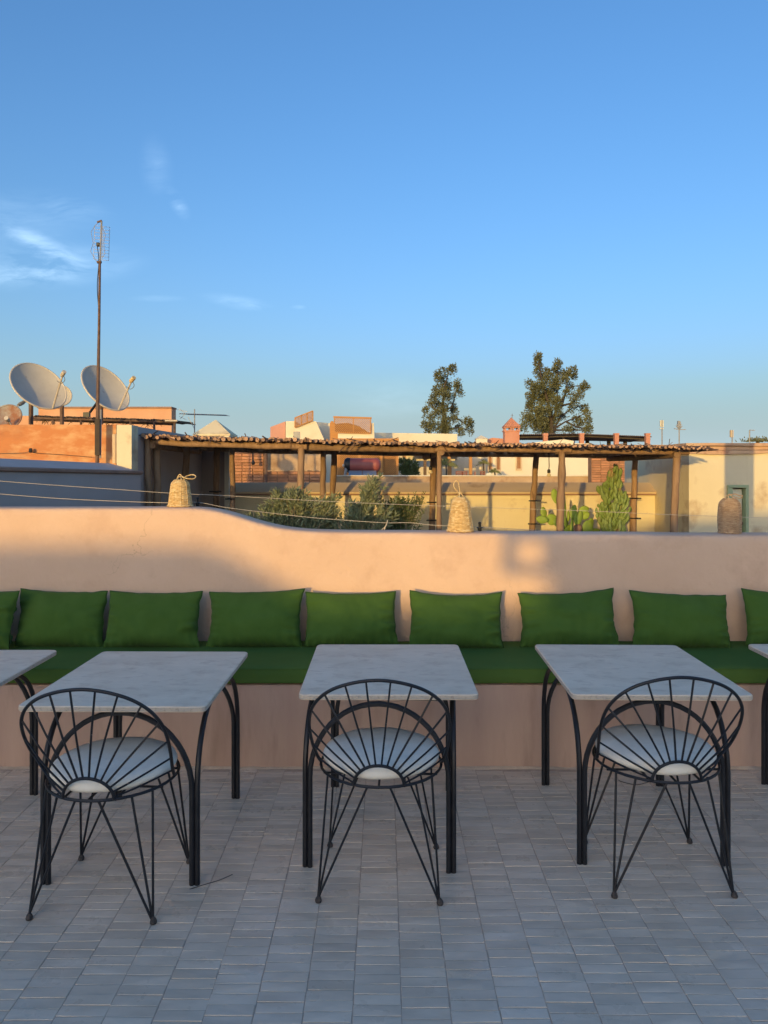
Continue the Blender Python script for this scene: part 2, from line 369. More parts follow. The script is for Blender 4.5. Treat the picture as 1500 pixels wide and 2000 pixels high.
for (x, y) in cells:
    sk = noise.noise(Vector((x * 1.3, y * 1.3, 0)))
    if (x, y) in near:
        o = bpy.data.objects.new('tile', variants[rng.randrange(len(variants))]); COL.objects.link(o); o.parent = floor
        o.location = (x + rng.uniform(-.0006, .0006), y, rng.uniform(-.0006, .0006)); o.rotation_euler = (rng.uniform(-.016, .016), rng.uniform(-.006, .006), rng.uniform(-.009, .009))
    else:
        vs, fs = tile_geo(rng); a1, a2, a3 = rng.uniform(-.006, .006), rng.uniform(-.012, .012), rng.uniform(-.0006, .0006)
        b.add([(x + p[0] - p[1] * a1, y + p[1] + p[0] * a1, p[2] + a3 + p[1] * a2) for p in vs], fs); tones += [rng.random()] * len(fs)
me = bpy.data.meshes.new('tile_field'); me.from_pydata(b.v, [], b.f); me.update(); me.materials.append(m_tile); tone_attr(me, tones)
obj('tile_field', me, floor, 'stuff')

# ------------------------------------------------------------------ parapet wall with a stepped, curving top
WY, WT = 4.88, .27
def wall_top(x):
    u = U0 + x / WY * F
    v = interp(u, [(-400, 994), (0, 992.5), (370, 991.5), (405, 993), (430, 998), (455, 1006), (485, 1016), (515, 1025), (550, 1032), (590, 1037), (640, 1039), (1500, 1045.5), (2000, 1047)])
    return Z_(v, WY)
b = MB(); xs = [-4.6 + i * .04 for i in range(241)]; ring = []
ys = [0, .0, .0, .002, .008, .022, .06, .13, .2, .245, .262, .268, .27, .27]
dz = [None, -.5, -.06, -.026, -.012, -.004, 0, .001, 0, -.004, -.012, -.026, -.06, None]
for x in xs:
    t = (wall_top(x - .05) + wall_top(x) + wall_top(x + .05) + wall_top(x-.1) + wall_top(x+.1)) / 5
    t += .0035 * noise.noise(Vector((x * 2.2, 0, 3)))
    for k in range(len(ys)):
        z = 0.0 if dz[k] is None and k == 0 else (-.4 if dz[k] is None else t + dz[k])
        wob = .004 * noise.noise(Vector((x * 1.6, z * 2.3, 1))) if 0 < k < 6 else 0
        ring.append((x, WY + ys[k] + wob, z))
m_ = len(ys)
b.add(ring, [(i*m_+k, (i+1)*m_+k, (i+1)*m_+k+1, i*m_+k+1) for i in range(len(xs) - 1) for k in range(m_ - 1)])
wl = b.build('parapet_wall', m_wall, smooth=True)
tag(wl, 'peach plastered terrace wall with curved step down, behind the green bench', 'wall')

# bench
root = thing('built_in_bench', 'long low plastered bench base running along the foot of the peach wall', 'bench', (0, 4.21, 0))
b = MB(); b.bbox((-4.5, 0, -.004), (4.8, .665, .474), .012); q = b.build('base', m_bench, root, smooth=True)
b = MB(); vs = []; n = 220
for i in range(n + 1):
    x = -4.5 + 9.3 * i / n; h = .006 + .012 * max(0, noise.noise(Vector((x * 2.3, 1, 1))) + .35) + .004 * noise.noise(Vector((x * 14, 2, 1))); d = .008 + .012 * max(0, noise.noise(Vector((x * 3, 5, 1))) + .3)
    vs += [(x, -d, -.002), (x, -.0025, h), (x, .006, h), (x, .006, -.002)]
b.add(vs, [(i*4+k, i*4+4+k, i*4+5+k, i*4+1+k) for i in range(n) for k in range(3)]); b.build('mortar_fillet', mat('pale_mortar', (.60, .47, .36), (.45, .34, .26), scale=9, rough=1, bump=.6, bscale=40), root, smooth=True)
def seat_cushion(x0, x1, label):
    b = MB(); nx, ny = int((x1 - x0) / .035), 14
    D, H = .675, .100; prof = []
    # rounded cross section
    for k in range(28):
        a = 2 * PI * k / 28; ca, sa = math.cos(a), math.sin(a)
        ex = .22
        prof.append((D / 2 + D / 2 * math.copysign(abs(ca) ** ex, ca), H / 2 + H / 2 * math.copysign(abs(sa) ** ex, sa)))
    vs = []
    for i in range(nx + 1):
        x = x0 + (x1 - x0) * i / nx; e = min(x - x0, x1 - x); sh = 1.0 - .35 * math.exp(-(e / .018) ** 1.2) if e < .2 else 1
        for (y, z) in prof:
            yy = D / 2 + (y - D / 2) * (.985 if e < .01 else 1); zz = H / 2 + (z - H / 2) * sh
            front = max(0, 1 - y / .1)
            zz += .003 * noise.noise(Vector((x * 3, y * 5, 0))) * (1 if z > H / 2 else .4)
            yy += front * (.006 * noise.noise(Vector((x * 2.5, z * 8, 4))))
            if z < H * .5 and front > 0: zz -= .004 * noise.noise(Vector((x * 1.5, 9, 9)))
            vs.append((x, 4.195 + yy, .476 + zz))
    n = 28
    fs = [(i*n+k, i*n+(k+1)%n, (i+1)*n+(k+1)%n, (i+1)*n+k) for i in range(nx) for k in range(n)] + [tuple(range(n)), tuple(nx*n+k for k in reversed(range(n)))]
    b.add(vs, fs); root = b.build('seat_cushion', m_cush, smooth=True); tag(root, label, 'cushion', 'green seat cushions on the bench')
    b = MB(); b.tube([(x, 4.1955 + .006 * noise.noise(Vector((x * 2.5, .6, 4))), .566) for x in [x0 + .02 + (x1 - x0 - .04) * i / 80 for i in range(81)]], .0022, 5); b.build('piping', m_cush, root, smooth=True)
seat_cushion(-4.3, -.16, 'long green bench cushion under the left pillows, left of the middle table')
seat_cushion(-.15, 4.5, 'long green bench cushion under the right pillows, right of the middle table')

# pillows
def pillow(u, v, wpx, label, roll=0, lean=17, Y=4.73, yaw=0, seed=0, sag=.09):
    rg = random.Random(seed); W, H, T = wpx / F * Y, .355, .092; nx, ny = 56, 36; vs = []; fs = []
    cj = [(rg.uniform(-.008, .02) * (1, -1)[_ in (0, 3)], rg.uniform(-.014, .014)) for _ in range(4)]
    folds = [(rg.choice((-1, 1, 1)), rg.uniform(-.95, .8), rg.uniform(.03, .07), rg.uniform(-.9, .9)) for _ in range(20)]
    tops = [(rg.uniform(-.5, .6), rg.uniform(.02, .04)) for _ in range(3)]
    for side in (1, -1):
        for j in range(ny + 1):
            for i in range(nx + 1):
                a, c = -1 + 2 * i / nx, -1 + 2 * j / ny
                x = a * W / 2 * (1 - .055 * (1 - c * c)); z = c * H / 2 * (1 - (sag if c > 0 else .02) * 2 * (1 - abs(a) ** 2.2))
                for k, (sx, sz) in enumerate(((-1, -1), (1, -1), (1, 1), (-1, 1))):
                    wgt = max(0, (1 + a * sx) / 2) ** 3 * max(0, (1 + c * sz) / 2) ** 3
                    x += cj[k][0] * wgt; z += cj[k][1] * wgt
                th = max(0, (1 - a ** 2)) ** .62 * max(0, (1 - c ** 2)) ** .55
                # heavier at the bottom
                th *= 1 - .25 * c
                d = T * th
                for (s_, c0, wd, sl_) in folds:
                    e = max(0, 1 - (1 - a * s_) * 2.6)
                    d += (.024 * e * th ** .5) * math.exp(-((c - c0 - sl_ * (1 - a * s_) * .6) / wd) ** 2 / 2.2)
                for (a0, wd) in tops:
                    e = max(0, 1 - (1 - c) * 2.2); d += .010 * e * math.exp(-((a - a0) / wd) ** 2) * th ** .4
                if c < -.3: d += .007 * math.sin(a * 42 + seed + 3 * math.sin(a * 5)) * (1 - th) * min(1, (-.3 - c) * 3)
                d += .020 * noise.noise(Vector((a * 2.0 + seed, c * 1.8, side))) * th + .004 * noise.noise(Vector((a * 7 + seed, c * 4, side))) * th
                x += (.0012 * math.sin(c * 17 + seed) + .008 * noise.noise(Vector((c * 2.6, seed, a)))) * max(0, abs(a) * 5 - 4); z += .005 * noise.noise(Vector((a * 4, seed, 7))) * max(0, c * 4 - 3)
                vs.append(Vector((x, -side * d, z)))
        o = 0 if side == 1 else (nx + 1) * (ny + 1)
        for j in range(ny):
            for i in range(nx):
                fs.append((o + j*(nx+1)+i, o + j*(nx+1)+i+1, o + (j+1)*(nx+1)+i+1, o + (j+1)*(nx+1)+i))
    b = MB(); b.add(vs, fs)
    # seam bead around the edge
    me = b.mesh('pillow', False); bm = bmesh.new(); bm.from_mesh(me); bmesh.ops.remove_doubles(bm, verts=bm.verts, dist=.0008); bmesh.ops.recalc_face_normals(bm, faces=bm.faces); bm.to_mesh(me); bm.free()
    me.polygons.foreach_set('use_smooth', [True] * len(me.polygons)); me.materials.append(m_pillow)
    o = obj('pillow', me); o.location = P(u, v, Y); o.location.z = .573 + H / 2 * math.cos(R(lean)) * .985 + .004 + (1255 - v - 50) * .0006
    o.rotation_euler = (R(-lean), R(roll), R(yaw)); tag(o, label, 'pillow', 'green pillows leaning on the peach wall')
    # extra: seam
    s = MB(); rim = []
    for k in range(nx + 1): rim.append(vs[k])
    for j in range(1, ny + 1): rim.append(vs[j * (nx + 1) + nx])
    for k in range(nx - 1, -1, -1): rim.append(vs[ny * (nx + 1) + k])
    for j in range(ny - 1, 0, -1): rim.append(vs[j * (nx + 1)])
    s.loop(rim, .0018, 4); s.build('seam', m_pillow, o, smooth=True)
P_ = [(-54, 1170, 190, 'green pillow cut off by the left edge, leftmost on the bench', 0, 17, 4.68, -14),
      (121, 1203, 172, 'plain green pillow in full shade, second from the left edge of the photo', .5, 17, 4.74, 0),
      (299, 1202, 184, 'green pillow under the straw lamp that stands on the high end of the wall', 0, 17, 4.72, 0),
      (499, 1200, 180, 'green pillow under the downward curve of the wall top', -.3, 17, 4.73, 0),
      (685, 1202, 180, 'green pillow with sunlit top edge, directly behind the middle table', 0, 17, 4.73, 2),
      (890, 1208, 183, 'green pillow with sunlit top edge, right behind the right corner of the middle table', 1, 18, 4.71, 0),
      (1109, 1205, 188, 'green pillow behind the left part of the right stone table', -1, 17, 4.72, 0),
      (1330, 1208, 190, 'green pillow behind the right part of the right stone table, second from the right edge', 2.2, 17, 4.71, 0),
      (1548, 1206, 190, 'green pillow cut off by the right edge, rightmost on the bench', 1, 17, 4.72, 0)]
for i, (u, v, wd, lab, roll, lean, Y, yaw) in enumerate(P_): pillow(u, v, wd, lab, roll, lean, Y, yaw, seed=i * 3 + 1, sag=[.05, .04, .05, .04, .06, .075, .055, .055, .05][i])

# ------------------------------------------------------------------ tables
def rounded_plate(mb, w, d, z0, z1, r=.028, bev=.004):
    out = []
    for cx, cy, a0 in ((w/2-r, -d/2+r, -90), (w/2-r, d/2-r, 0), (-w/2+r, d/2-r, 90), (-w/2+r, -d/2+r, 180)):
        for k in range(7): a = R(a0 + 15 * k); out.append((cx, cy, math.cos(a), math.sin(a)))
    n = len(out); vs = []
    for (rr, z) in ((r - bev, z0), (r, z0 + bev), (r, z1 - bev), (r - bev, z1)):
        for (cx, cy, c, s_) in out: vs.append((cx + rr * c, cy + rr * s_, z))
    mb.add(vs, [tuple(range(n)), tuple(3*n + k for k in range(n))] + [(i*n+k, i*n+(k+1)%n, (i+1)*n+(k+1)%n, (i+1)*n+k) for i in range(3) for k in range(n)])
def make_table():
    root = thing('stone_table', 'x', 'table', group='stone topped tables with black iron legs')
    b = MB(); rounded_plate(b, .765, .90, .719, .743)
    top = b.build('tabletop', m_stone, root, smooth=True); top.data.materials.append(m_stone_e)
    for p in top.data.polygons:
        if abs(p.normal.z) < .5: p.material_index = 1
    LX, LY, r = .305, .40, .0115
    for sx in (-1, 1):
        for sy in (-1, 1):
            b = MB()
            b.tube([(sx * (LX - .010), sy * LY, 0), (sx * (LX - .010), sy * LY, .36)], r, 8)
            b.tube([(sx * (LX + .011), sy * (LY - .002), 0), (sx * (LX + .011), sy * (LY - .002), .36)], r, 8)
            b.build('leg', m_iron, root, smooth=True)
    for sy in (-1, 1):   # arches across the width
        pts = [(-(LX - .010), sy * LY, .36)]
        for k in range(25):
            a = PI * (1 - k / 24); pts.append(((LX - .010) * math.cos(a), sy * LY, .385 + .318 * math.sin(a)))
        pts.append(((LX - .010), sy * LY, .36)); b = MB(); b.tube(pts, r, 8); b.build('arch', m_iron, root, smooth=True)
    for sx in (-1, 1):   # arches along the depth
        pts = [(sx * (LX + .011), -(LY - .002), .36)]
        for k in range(25):
            a = PI * (1 - k / 24); pts.append((sx * (LX + .011), (LY - .002) * math.copysign(abs(math.cos(a)) ** .72, math.cos(a)), .385 + .318 * math.sin(a)))
        pts.append((sx * (LX + .011), LY - .002, .36)); b = MB(); b.tube(pts, r, 8); b.build('arch', m_iron, root, smooth=True)
    b = MB(); b.bbox((-.26, -.36, .7075), (.26, .36, .7185), .002); b.build('top_plate', m_iron, root)
    return root
t2 = make_table(); t2.location = (.010, 3.545, 0); t2.rotation_euler = (0, 0, R(-4.6)); t2['label'] = 'middle stone table with a black wire chair centred in front of it'
def mv(o, dx, dy=0, rz=0):
    for c in COL.objects:
        if c.parent == o and c.name.startswith('tabletop'): c.location = (dx, dy, 0); c.rotation_euler = (0, 0, R(rz))
mv(t2, .006, .046, 4.6)
t = copy_tree(t2, (-1.075, 3.435, 0), R(-.6), 'stone table left of the middle one, with the leftmost wire chair before it'); mv(t, -.02)
t = copy_tree(t2, (1.165, 3.585, 0), R(-1.2), 'right stone table with the rightmost wire chair before it'); mv(t, .025)
t = copy_tree(t2, (-2.13, 3.47, 0), 0, 'stone table cut off by the left edge of the photo'); mv(t, .028)
t = copy_tree(t2, (2.36, 3.60, 0), 0, 'stone table cut off by the right edge of the photo, only a corner showing'); mv(t, 0)

# ------------------------------------------------------------------ chairs
def make_chair():
    root = thing('wire_chair', 'x', 'chair', group='black wire chairs with white seats')
    RZ, RR, r = .470, .252, .0052
    b = MB(); b.loop([(RR * math.cos(2*PI*k/40), RR * math.sin(2*PI*k/40), RZ) for k in range(40)], .0058, 6)
    b.build('seat_ring', m_iron, root, smooth=True)
    b = MB()
    for x in (-.10, 0, .10):
        y = math.sqrt(RR**2 - x*x) - .004; b.tube([(x, -y, RZ - .004), (x, y, RZ - .004)], .005, 6)
    for y in (-.09, .09):
        x = math.sqrt(RR**2 - y*y) - .004; b.tube([(-x, y, RZ - .012), (x, y, RZ - .012)], .005, 6)
    b.build('seat_bars', m_iron, root, smooth=True)
    # cushion
    prof = [(0.0, .480), (.14, .479), (.205, .482), (.232, .490), (.242, .502), (.243, .514), (.236, .527), (.215, .538), (.17, .546), (.10, .550), (0.0, .551)]
    n = 44; vs = []
    for (rr, z) in prof:
        for k in range(n):
            a = 2*PI*k/n; q = 1 + .012 * noise.noise(Vector((math.cos(a) * 2, math.sin(a) * 2, z * 6)))
            vs.append((rr * q * math.cos(a), rr * q * math.sin(a) + .005, z + .003 * noise.noise(Vector((rr * 9 * math.cos(a), rr * 9 * math.sin(a), 2)))))
    b = MB(); b.add(vs, [(i*n+k, i*n+(k+1)%n, (i+1)*n+(k+1)%n, (i+1)*n+k) for i in range(len(prof)-1) for k in range(n)])
    c = b.build('cushion', m_seat, root, smooth=True)
    # curved back
    half = [(.250, .470, 0), (.265, .54, 0), (.276, .61, 0), (.279, .68, 0), (.272, .735, 0), (.252, .782, 0), (.218, .822, 0), (.172, .853, 0), (.117, .874, 0), (.059, .887, 0), (0, .892, 0)]
    def yof(z): return -.285 * max(0, (z - .470) / .422) ** .68
    def surf(x, z): return Vector((x, yof(z), z))
    pts2 = [(-x, z) for x, z, _ in half] + [(x, z) for x, z, _ in reversed(half[:-1])]
    hp = [Vector((p[0], p[1], 0)) for p in catmull([(x, z, 0) for x, z in pts2], 5)]
    hoop = [Vector((p.x, yof(max(.470, p.y)), p.y)) for p in hp]
    b = MB(); b.tube(hoop, .0068, 8); b.build('back_hoop', m_iron, root, smooth=True)
    # small arc low at the back
    arc = []
    for k in range(17):
        a = PI * (1 - k / 16); x = .098 * math.cos(a); arc.append(Vector((x, -math.sqrt(RR**2 - x*x) - .004, RZ + .085 * math.sin(a))))
    b = MB(); b.tube(arc, .0062, 8); b.build('back_arc', m_iron, root, smooth=True)
    # spokes fan from arc to hoop
    ns = 14
    for k in range(ns):
        f = (k + .5) / ns; a = PI * (1 - f)
        p0 = Vector((.098 * math.cos(a), -math.sqrt(RR**2 - (.098*math.cos(a))**2) - .004, RZ + .085 * math.sin(a)))
        ang = R(172) - f * R(164)
        # hit the hoop where the direction from the fan centre matches
        best = min(hoop, key=lambda q: abs(math.atan2(q.z - RZ + .02, q.x) - ang))
        mid = (p0 + best) / 2; mid.y -= .012 * abs(math.cos(a)) + .004
        b = MB(); b.tube(catmull([p0, mid, best], 4), .0041, 6); b.build('spoke', m_iron, root, smooth=True)
    # hairpin legs, three rods each
    for sx in (-1, 1):
        for sy in (-1, 1):
            foot = Vector((sx * .238, sy * .213, .010)); b = MB()
            for (az, rr, zz) in ((34, RR, RZ), (52, RR - .02, RZ - .006), (80, RR, RZ)):
                a = R(az); tp = Vector((sx * rr * math.cos(a), sy * rr * math.sin(a), zz)); d = (tp - foot)
                o_ = Vector((math.cos(R(az + 90)), math.sin(R(az + 90)), 0)) * .004
                b.tube([foot + o_ + d * .02, tp], .0048, 6)
            lg = b.build('leg', m_iron, root, smooth=True)
            b = MB(); b.lathe([(.004, 0), (.012, .001), (.0135, .007), (.011, .016), (.006, .024), (0, .028)], 10, cx=foot.x, cy=foot.y); b.build('foot', m_foot, lg, smooth=True)
    return root
c2 = make_chair(); c2.location = (-.012, 3.115, 0); c2.rotation_euler = (0, 0, R(-2)); c2['label'] = 'wire chair in front of the middle stone table'
copy_tree(c2, (-1.088, 2.998, 0), R(-3), 'leftmost wire chair, in front of the left full table')
copy_tree(c2, (1.150, 3.155, 0), R(0.3), 'rightmost wire chair, overlapping the right end of its stone table')

# small things on the floor
b = MB(); b.tube(catmull([P(370, 1737, 3.0).lerp(P(370, 1737, 3.0), 0)] + [Vector((X_(u, y), y, .006 + dz_)) for u, y, dz_ in ((370, 3.00, 0), (400, 3.02, .002), (430, 3.05, .004), (454, 3.08, .010))][1:], 5), .0016, 5)
tag(b.build('wire_offcut', m_dark), 'thin dark bent wire lying on the tiles beside the left table leg', 'wire')
b = MB(); b.tube(catmull([(X_(u, y), y, z) for u, y, z in ((1208, 4.03, .006), (1225, 4.0, .004), (1245, 3.98, .005), (1268, 4.0, .012))], 5), .002, 5)
tag(b.build('twig', m_bark), 'short dark curved twig on the tiles beneath the right stone table', 'twig')

# ------------------------------------------------------------------ straw lampshades on the wall
def basket(u, v, Y, hpx, rb, rt, label, m, handle, seed, bulge=0.0, tilt=0):
    rg = random.Random(seed); zb = wall_top(X_(u, WY)) + .003; H = hpx / F * Y
    root = thing('straw_lampshade', label, 'lampshade', (X_(u, Y), Y, zb), R(tilt), 'woven straw lampshades standing on the wall')
    def rad(t): return rb + (rt - rb) * t + bulge * math.sin(PI * min(1, t)) - .42 * rt * (max(0, t - .84) / .16) ** 1.6
    rows = 34; nseg = 40; st = 10
    b = MB()
    for i in range(rows):
        t = (i + .5) / rows; z = t * H; r0 = rad(t); ph = i % 2
        pts = []
        for k in range(nseg):
            a = 2 * PI * k / nseg; wv_ = .0022 * math.cos(a * st + PI * ph)
            rr = r0 + wv_ + rg.uniform(-.0006, .0006); pts.append((rr * math.cos(a), rr * math.sin(a), z + rg.uniform(-.001, .001)))
        b.loop(pts, H / rows * .62, 4)
    b.build('weave', m, root, smooth=True)
    b = MB()
    for k in range(st):
        a = 2 * PI * k / st; b.tube([(math.cos(a) * (rad(t) + .0020), math.sin(a) * (rad(t) + .0020), t * H) for t in (0, .2, .4, .6, .8, .9, .99)], .0030, 4)
    top = Vector((0, 0, H * 1.13))
    for k in range(st // 2):
        a = 2 * PI * k / (st // 2) + .2; rr = rad(1) * .98
        b.tube([(rr * math.cos(a), rr * math.sin(a), H * .985), (rr * .5 * math.cos(a), rr * .5 * math.sin(a), H * 1.075), top], .0032, 4)
    b.build('stakes', m, root, smooth=True)
    b = MB(); b.loop([(1.03 * rb * math.cos(2*PI*k/36), 1.03 * rb * math.sin(2*PI*k/36), .005 + .003 * math.sin(k * 2.1)) for k in range(36)], .006, 5)
    b.build('rim', m, root, smooth=True)
    b = MB(); b.tube(catmull([Vector(p) for p in handle], 6), .0036, 5); b.build('handle', m, root, smooth=True)
HB = lambda H: H * 1.12
basket(352, 990, 5.01, 52, .079, .055, 'straw lampshade on the high left end of the wall, its loop handle flopped right', m_straw,
       [(-.02, 0, .19), (.0, -.01, .215), (.03, -.03, .195), (.07, -.03, .185), (.098, -.02, .187), (.105, 0, .20), (.085, .01, .212), (.055, .01, .208), (.03, 0, .198)], 1)
basket(899, 1039, 5.00, 66, .087, .052, 'sunlit straw lampshade in the middle of the wall with upright loop handle', m_straw,
       [(.0, 0, .245), (-.03, 0, .275), (-.048, 0, .30), (-.045, 0, .325), (-.028, 0, .34), (-.015, 0, .325), (-.008, 0, .295), (0, 0, .25)], 2, tilt=20)
basket(1425, 1045, 5.02, 67, .068, .060, 'darker shaded straw lampshade on the wall in front of the green door frame', m_straw2,
       [(.0, 0, .255), (.03, -.01, .262), (.06, -.01, .252), (.085, 0, .252), (.09, .01, .240), (.075, .01, .233), (.05, 0, .236), (.03, 0, .245)], 3, bulge=.008)
for (u, lab) in ((937, 'black lamp socket on the wall top right of the middle straw lampshade'), (424, 'small black socket on the wall top beside the left straw lampshade')):
    z0 = wall_top(X_(u, WY)); x = X_(u, 5.04)
    if u < 500: x = X_(386, 5.1); z0 = wall_top(X_(386, WY)); yy = 5.1
    else: yy = 5.04
    root = thing('lamp_socket', lab, 'lamp socket', (x, yy, z0))
    s = 1.0 if u > 500 else .8
    b = MB(); b.lathe([(.010*s, 0), (.014*s, .004), (.015*s, .018), (.021*s, .022), (.021*s, .026), (.009*s, .028), (.009*s, .05), (.011*s, .053), (.011*s, .057), (.006*s, .062), (0, .064)], 12); b.build('holder', m_dark, root, smooth=True)

# festoon cords strung above the wall
def cord(pts, lab, r=.0028):
    b = MB(); b.tube(catmull([P(*p) for p in pts], 6), r, 5); tag(b.build('cord', m_rope, smooth=True), lab, 'cord', 'pale cords strung behind the parapet wall')
cord([(-60, 935, 5.3), (98, 947, 5.3), (230, 956, 5.3), (330, 963, 5.3), (440, 968, 5.4), (560, 975, 5.5), (700, 982, 5.6), (850, 988, 5.7), (1000, 993, 5.7), (1150, 998, 5.7), (1300, 1005, 5.7), (1420, 1009, 5.7), (1560, 1014, 5.6)], 'upper pale cord strung across behind the straw lampshades', .0019)
cord([(-60, 960, 5.25), (107, 973, 5.25), (230, 979, 5.2), (330, 982, 5.15), (385, 981, 5.13), (440, 991, 5.2), (520, 1001, 5.3), (600, 1010, 5.3), (660, 1015, 5.3), (750, 1021, 5.3), (800, 1021, 5.3), (850, 1026, 5.25), (930, 1029, 5.1), (1000, 1033, 5.3), (1050, 1036, 5.4), (1110, 1040, 5.5)], 'lower pale cord sagging close above the wall top', .0021)
b = MB(); b.tube([P(749, 1040, 5.28), P(752, 1030, 5.28), P(756, 1021, 5.28), P(757, 1016, 5.28)], .004, 5); b.tube([P(744, 1036, 5.28), P(754, 1027, 5.29)], .003, 4)
tag(b.build('cord_tie', m_rope), 'pale knotted tie on the lower cord above the wall top', 'knot')

# ------------------------------------------------------------------ neighbours: left side
# mauve side wall in shade, running away from the camera
root = thing('side_wall', 'mauve grey wall in shade at left with brown coping line, behind the parapet', 'wall', (-3.2, 6, 0))
def loc(root, o): o.location = -root.location
b = MB()
sec = [(-3.42, 4.9, 1.825), (-3.2, 6.2, 1.80), (-2.77, 8.45, 1.758)]
vs = []
for x, y, z in sec: vs += [(x, y, -.5), (x, y, z - .1), (x - .35, y, z), (x - .35, y, -.5)]
b.add(vs, [(0,1,5,4),(1,2,6,5),(2,3,7,6),(4,5,9,8),(5,6,10,9),(6,7,11,10),(0,3,2,1),(8,9,10,11)])
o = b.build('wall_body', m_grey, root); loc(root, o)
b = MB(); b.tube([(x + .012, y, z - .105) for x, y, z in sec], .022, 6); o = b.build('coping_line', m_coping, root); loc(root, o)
# orange wall
b = MB(); Y = 10.4; poly = [(X_(-220, Y), -.5), (X_(227, Y), -.5)]
for u in range(227, -221, -12): poly.append((X_(u, Y), Z_(829.5 - (6 if u < 60 else 0) * 0, Y) + .008 * noise.noise(Vector((u * .05, 0, 0)))))
b.prism(poly, Y, Y + .3); tag(b.build('orange_wall', m_orange), 'patchy orange limewashed wall at left below the satellite dishes', 'wall')
b = MB(); b.tube(catmull([P(-20, 886, 10.35), P(50, 884, 10.35), P(60, 876, 10.33), P(65, 884, 10.35), P(120, 888, 10.35), P(180, 893, 10.35)], 5), .004, 4)
b.lathe([(.02, -.03), (.028, 0), (.02, .03), (0, .034)], 8, mat=Matrix.Translation(P(60, 880, 10.33))); tag(b.build('wall_cable', m_dark, smooth=True), 'thin dark cable with a knob, along the foot of the orange wall', 'cable')
# pilaster/partition wall at the pergola's left
root = thing('partition_wall', 'sunlit cream wall end with dark side at the left end of the reed pergola', 'wall', (-3.0, 8.5, 0))
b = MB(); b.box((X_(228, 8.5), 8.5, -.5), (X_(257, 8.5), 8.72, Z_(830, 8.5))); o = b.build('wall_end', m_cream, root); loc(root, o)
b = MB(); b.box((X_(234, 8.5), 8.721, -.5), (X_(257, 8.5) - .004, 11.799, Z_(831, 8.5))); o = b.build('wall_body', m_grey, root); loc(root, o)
b = MB(); b.tube([P(224, 848, 9.35), P(224.5, 905, 9.35)], .03, 8); tag(b.build('drain_pipe', m_tan, smooth=True), 'short tan pipe against the orange wall by the cream wall end', 'pipe')
b = MB(); b.box((X_(236, 9.4), 11.8, -.5), (X_(440, 11.8), 12.1, Z_(852, 11.8)))
root = thing('recess_wall', 'shaded brown wall at the back of the pergola\'s left end with pale corner', 'wall', (-3, 11.8, 0))
m_rec = mat('brown_render', (.46, .36, .29), (.40, .31, .25), scale=1.5, rough=.95)
o = b.build('wall_body', m_rec, root); loc(root, o)
b = MB(); b.box((X_(439, 11.8) + .003, 11.76, -.5), (X_(448, 11.8), 12.14, Z_(852, 11.8) + .005)); o = b.build('corner_strip', m_white, root); loc(root, o)
b = MB(); b.bbox((X_(371, 11.7), 11.45, Z_(905, 11.6)), (X_(384, 11.7), 11.79, Z_(872, 11.6)), .02); b.lathe([(.045, 0), (.06, .01), (.05, .08)], 10, cx=X_(377, 11.6), cy=11.6); 
b.v = b.v[:]; tag(b.build('wall_light', m_galv), 'grey box fitting fixed to the shaded wall under the pergola', 'wall light')
# pyramid cap
root = thing('pyramid_cap', 'cream plastered pyramid cap rising behind the left part of the reed roof', 'chimney cap', (X_(413, 12.4), 12.4, 0))
x0, x1 = X_(376, 12.4), X_(450, 12.4); z0, z1 = Z_(846, 12.4), Z_(818, 12.4)
b = MB(); b.pyr(x0 + .02, x1 - .02, 12.42, 13.0, z0, z1, .03); o = b.build('pyramid', m_cream, root); loc(root, o)
b = MB(); b.bbox((x0, 12.4, z0 - .05), (x1, 13.02, z0 - .002), .015); b.box((x0 + .06, 12.46, 1.0), (x1 - .06, 12.96, z0 - .06)); o = b.build('base', m_cream, root); loc(root, o)
# orange building behind
root = thing('salmon_building', 'salmon rendered building behind the dishes with brown edge on its roof parapet', 'building', (X_(200, 19), 19, 0))
b = MB(); b.blk(75, 335, 796, 1000, 19, .4); o = b.build('wall', m_orange2, root); loc(root, o)
b = MB(); b.box((X_(74, 19), 18.95, Z_(797.5, 19)), (X_(336, 19), 19.42, Z_(794.5, 19))); o = b.build('coping', m_coping, root); loc(root, o)
b = MB(); b.blk(-60, 78, 812, 1000, 20, 3); o = b.build('low_wall', m_orange2, root); loc(root, o)
# reed awning
root = thing('reed_awning', 'dark ragged reed awning in front of the salmon building', 'awning', (X_(200, 14), 14, 0))
b = MB(); rg = random.Random(5)
for k in range(170):
    u = 66 + k * 1.62 + rg.uniform(-1, 1); v = interp(u, [(66, 813), (345, 822)])
    b.tube([P(u, v + rg.uniform(-1.5, 1), 14 - rg.uniform(0, .1)), P(u, v - 4, 14) + Vector((rg.uniform(-.1, .1), 1.6, rg.uniform(-.02, .02)))], .012, 3)
o = b.build('reed_cover', m_reed, root, kind='stuff'); loc(root, o)
b = MB(); b.tube([P(64, 816, 14), P(345, 824, 14)], .03, 6); b.tube([P(64, 819, 14.9), P(338, 828, 14.9)], .03, 6); o = b.build('rail', m_steel, root); loc(root, o)
for u in (104, 158, 255, 301, 341):
    b = MB(); b.tube([P(u, 818, 14), P(u + 1, 905, 14)], .022, 6); o = b.build('post', m_steel, root); loc(root, o)
b = MB()
for k in range(60):
    u = rg.uniform(70, 320); v = interp(u, [(66, 816), (345, 825)]); p = P(u, v, 14.1)
    b.tube([p, p + Vector((rg.uniform(-.15, .15), .05, -rg.uniform(.03, .14)))], .006, 3)
o = b.build('loose_reeds', m_reed, root, kind='stuff'); loc(root, o)
b = MB(); b.box((X_(322, 13.9), 13.9, Z_(823, 13.9)), (X_(346, 13.9), 13.96, Z_(820, 13.9))); o = b.build('end_board', m_dishrim, root); loc(root, o)

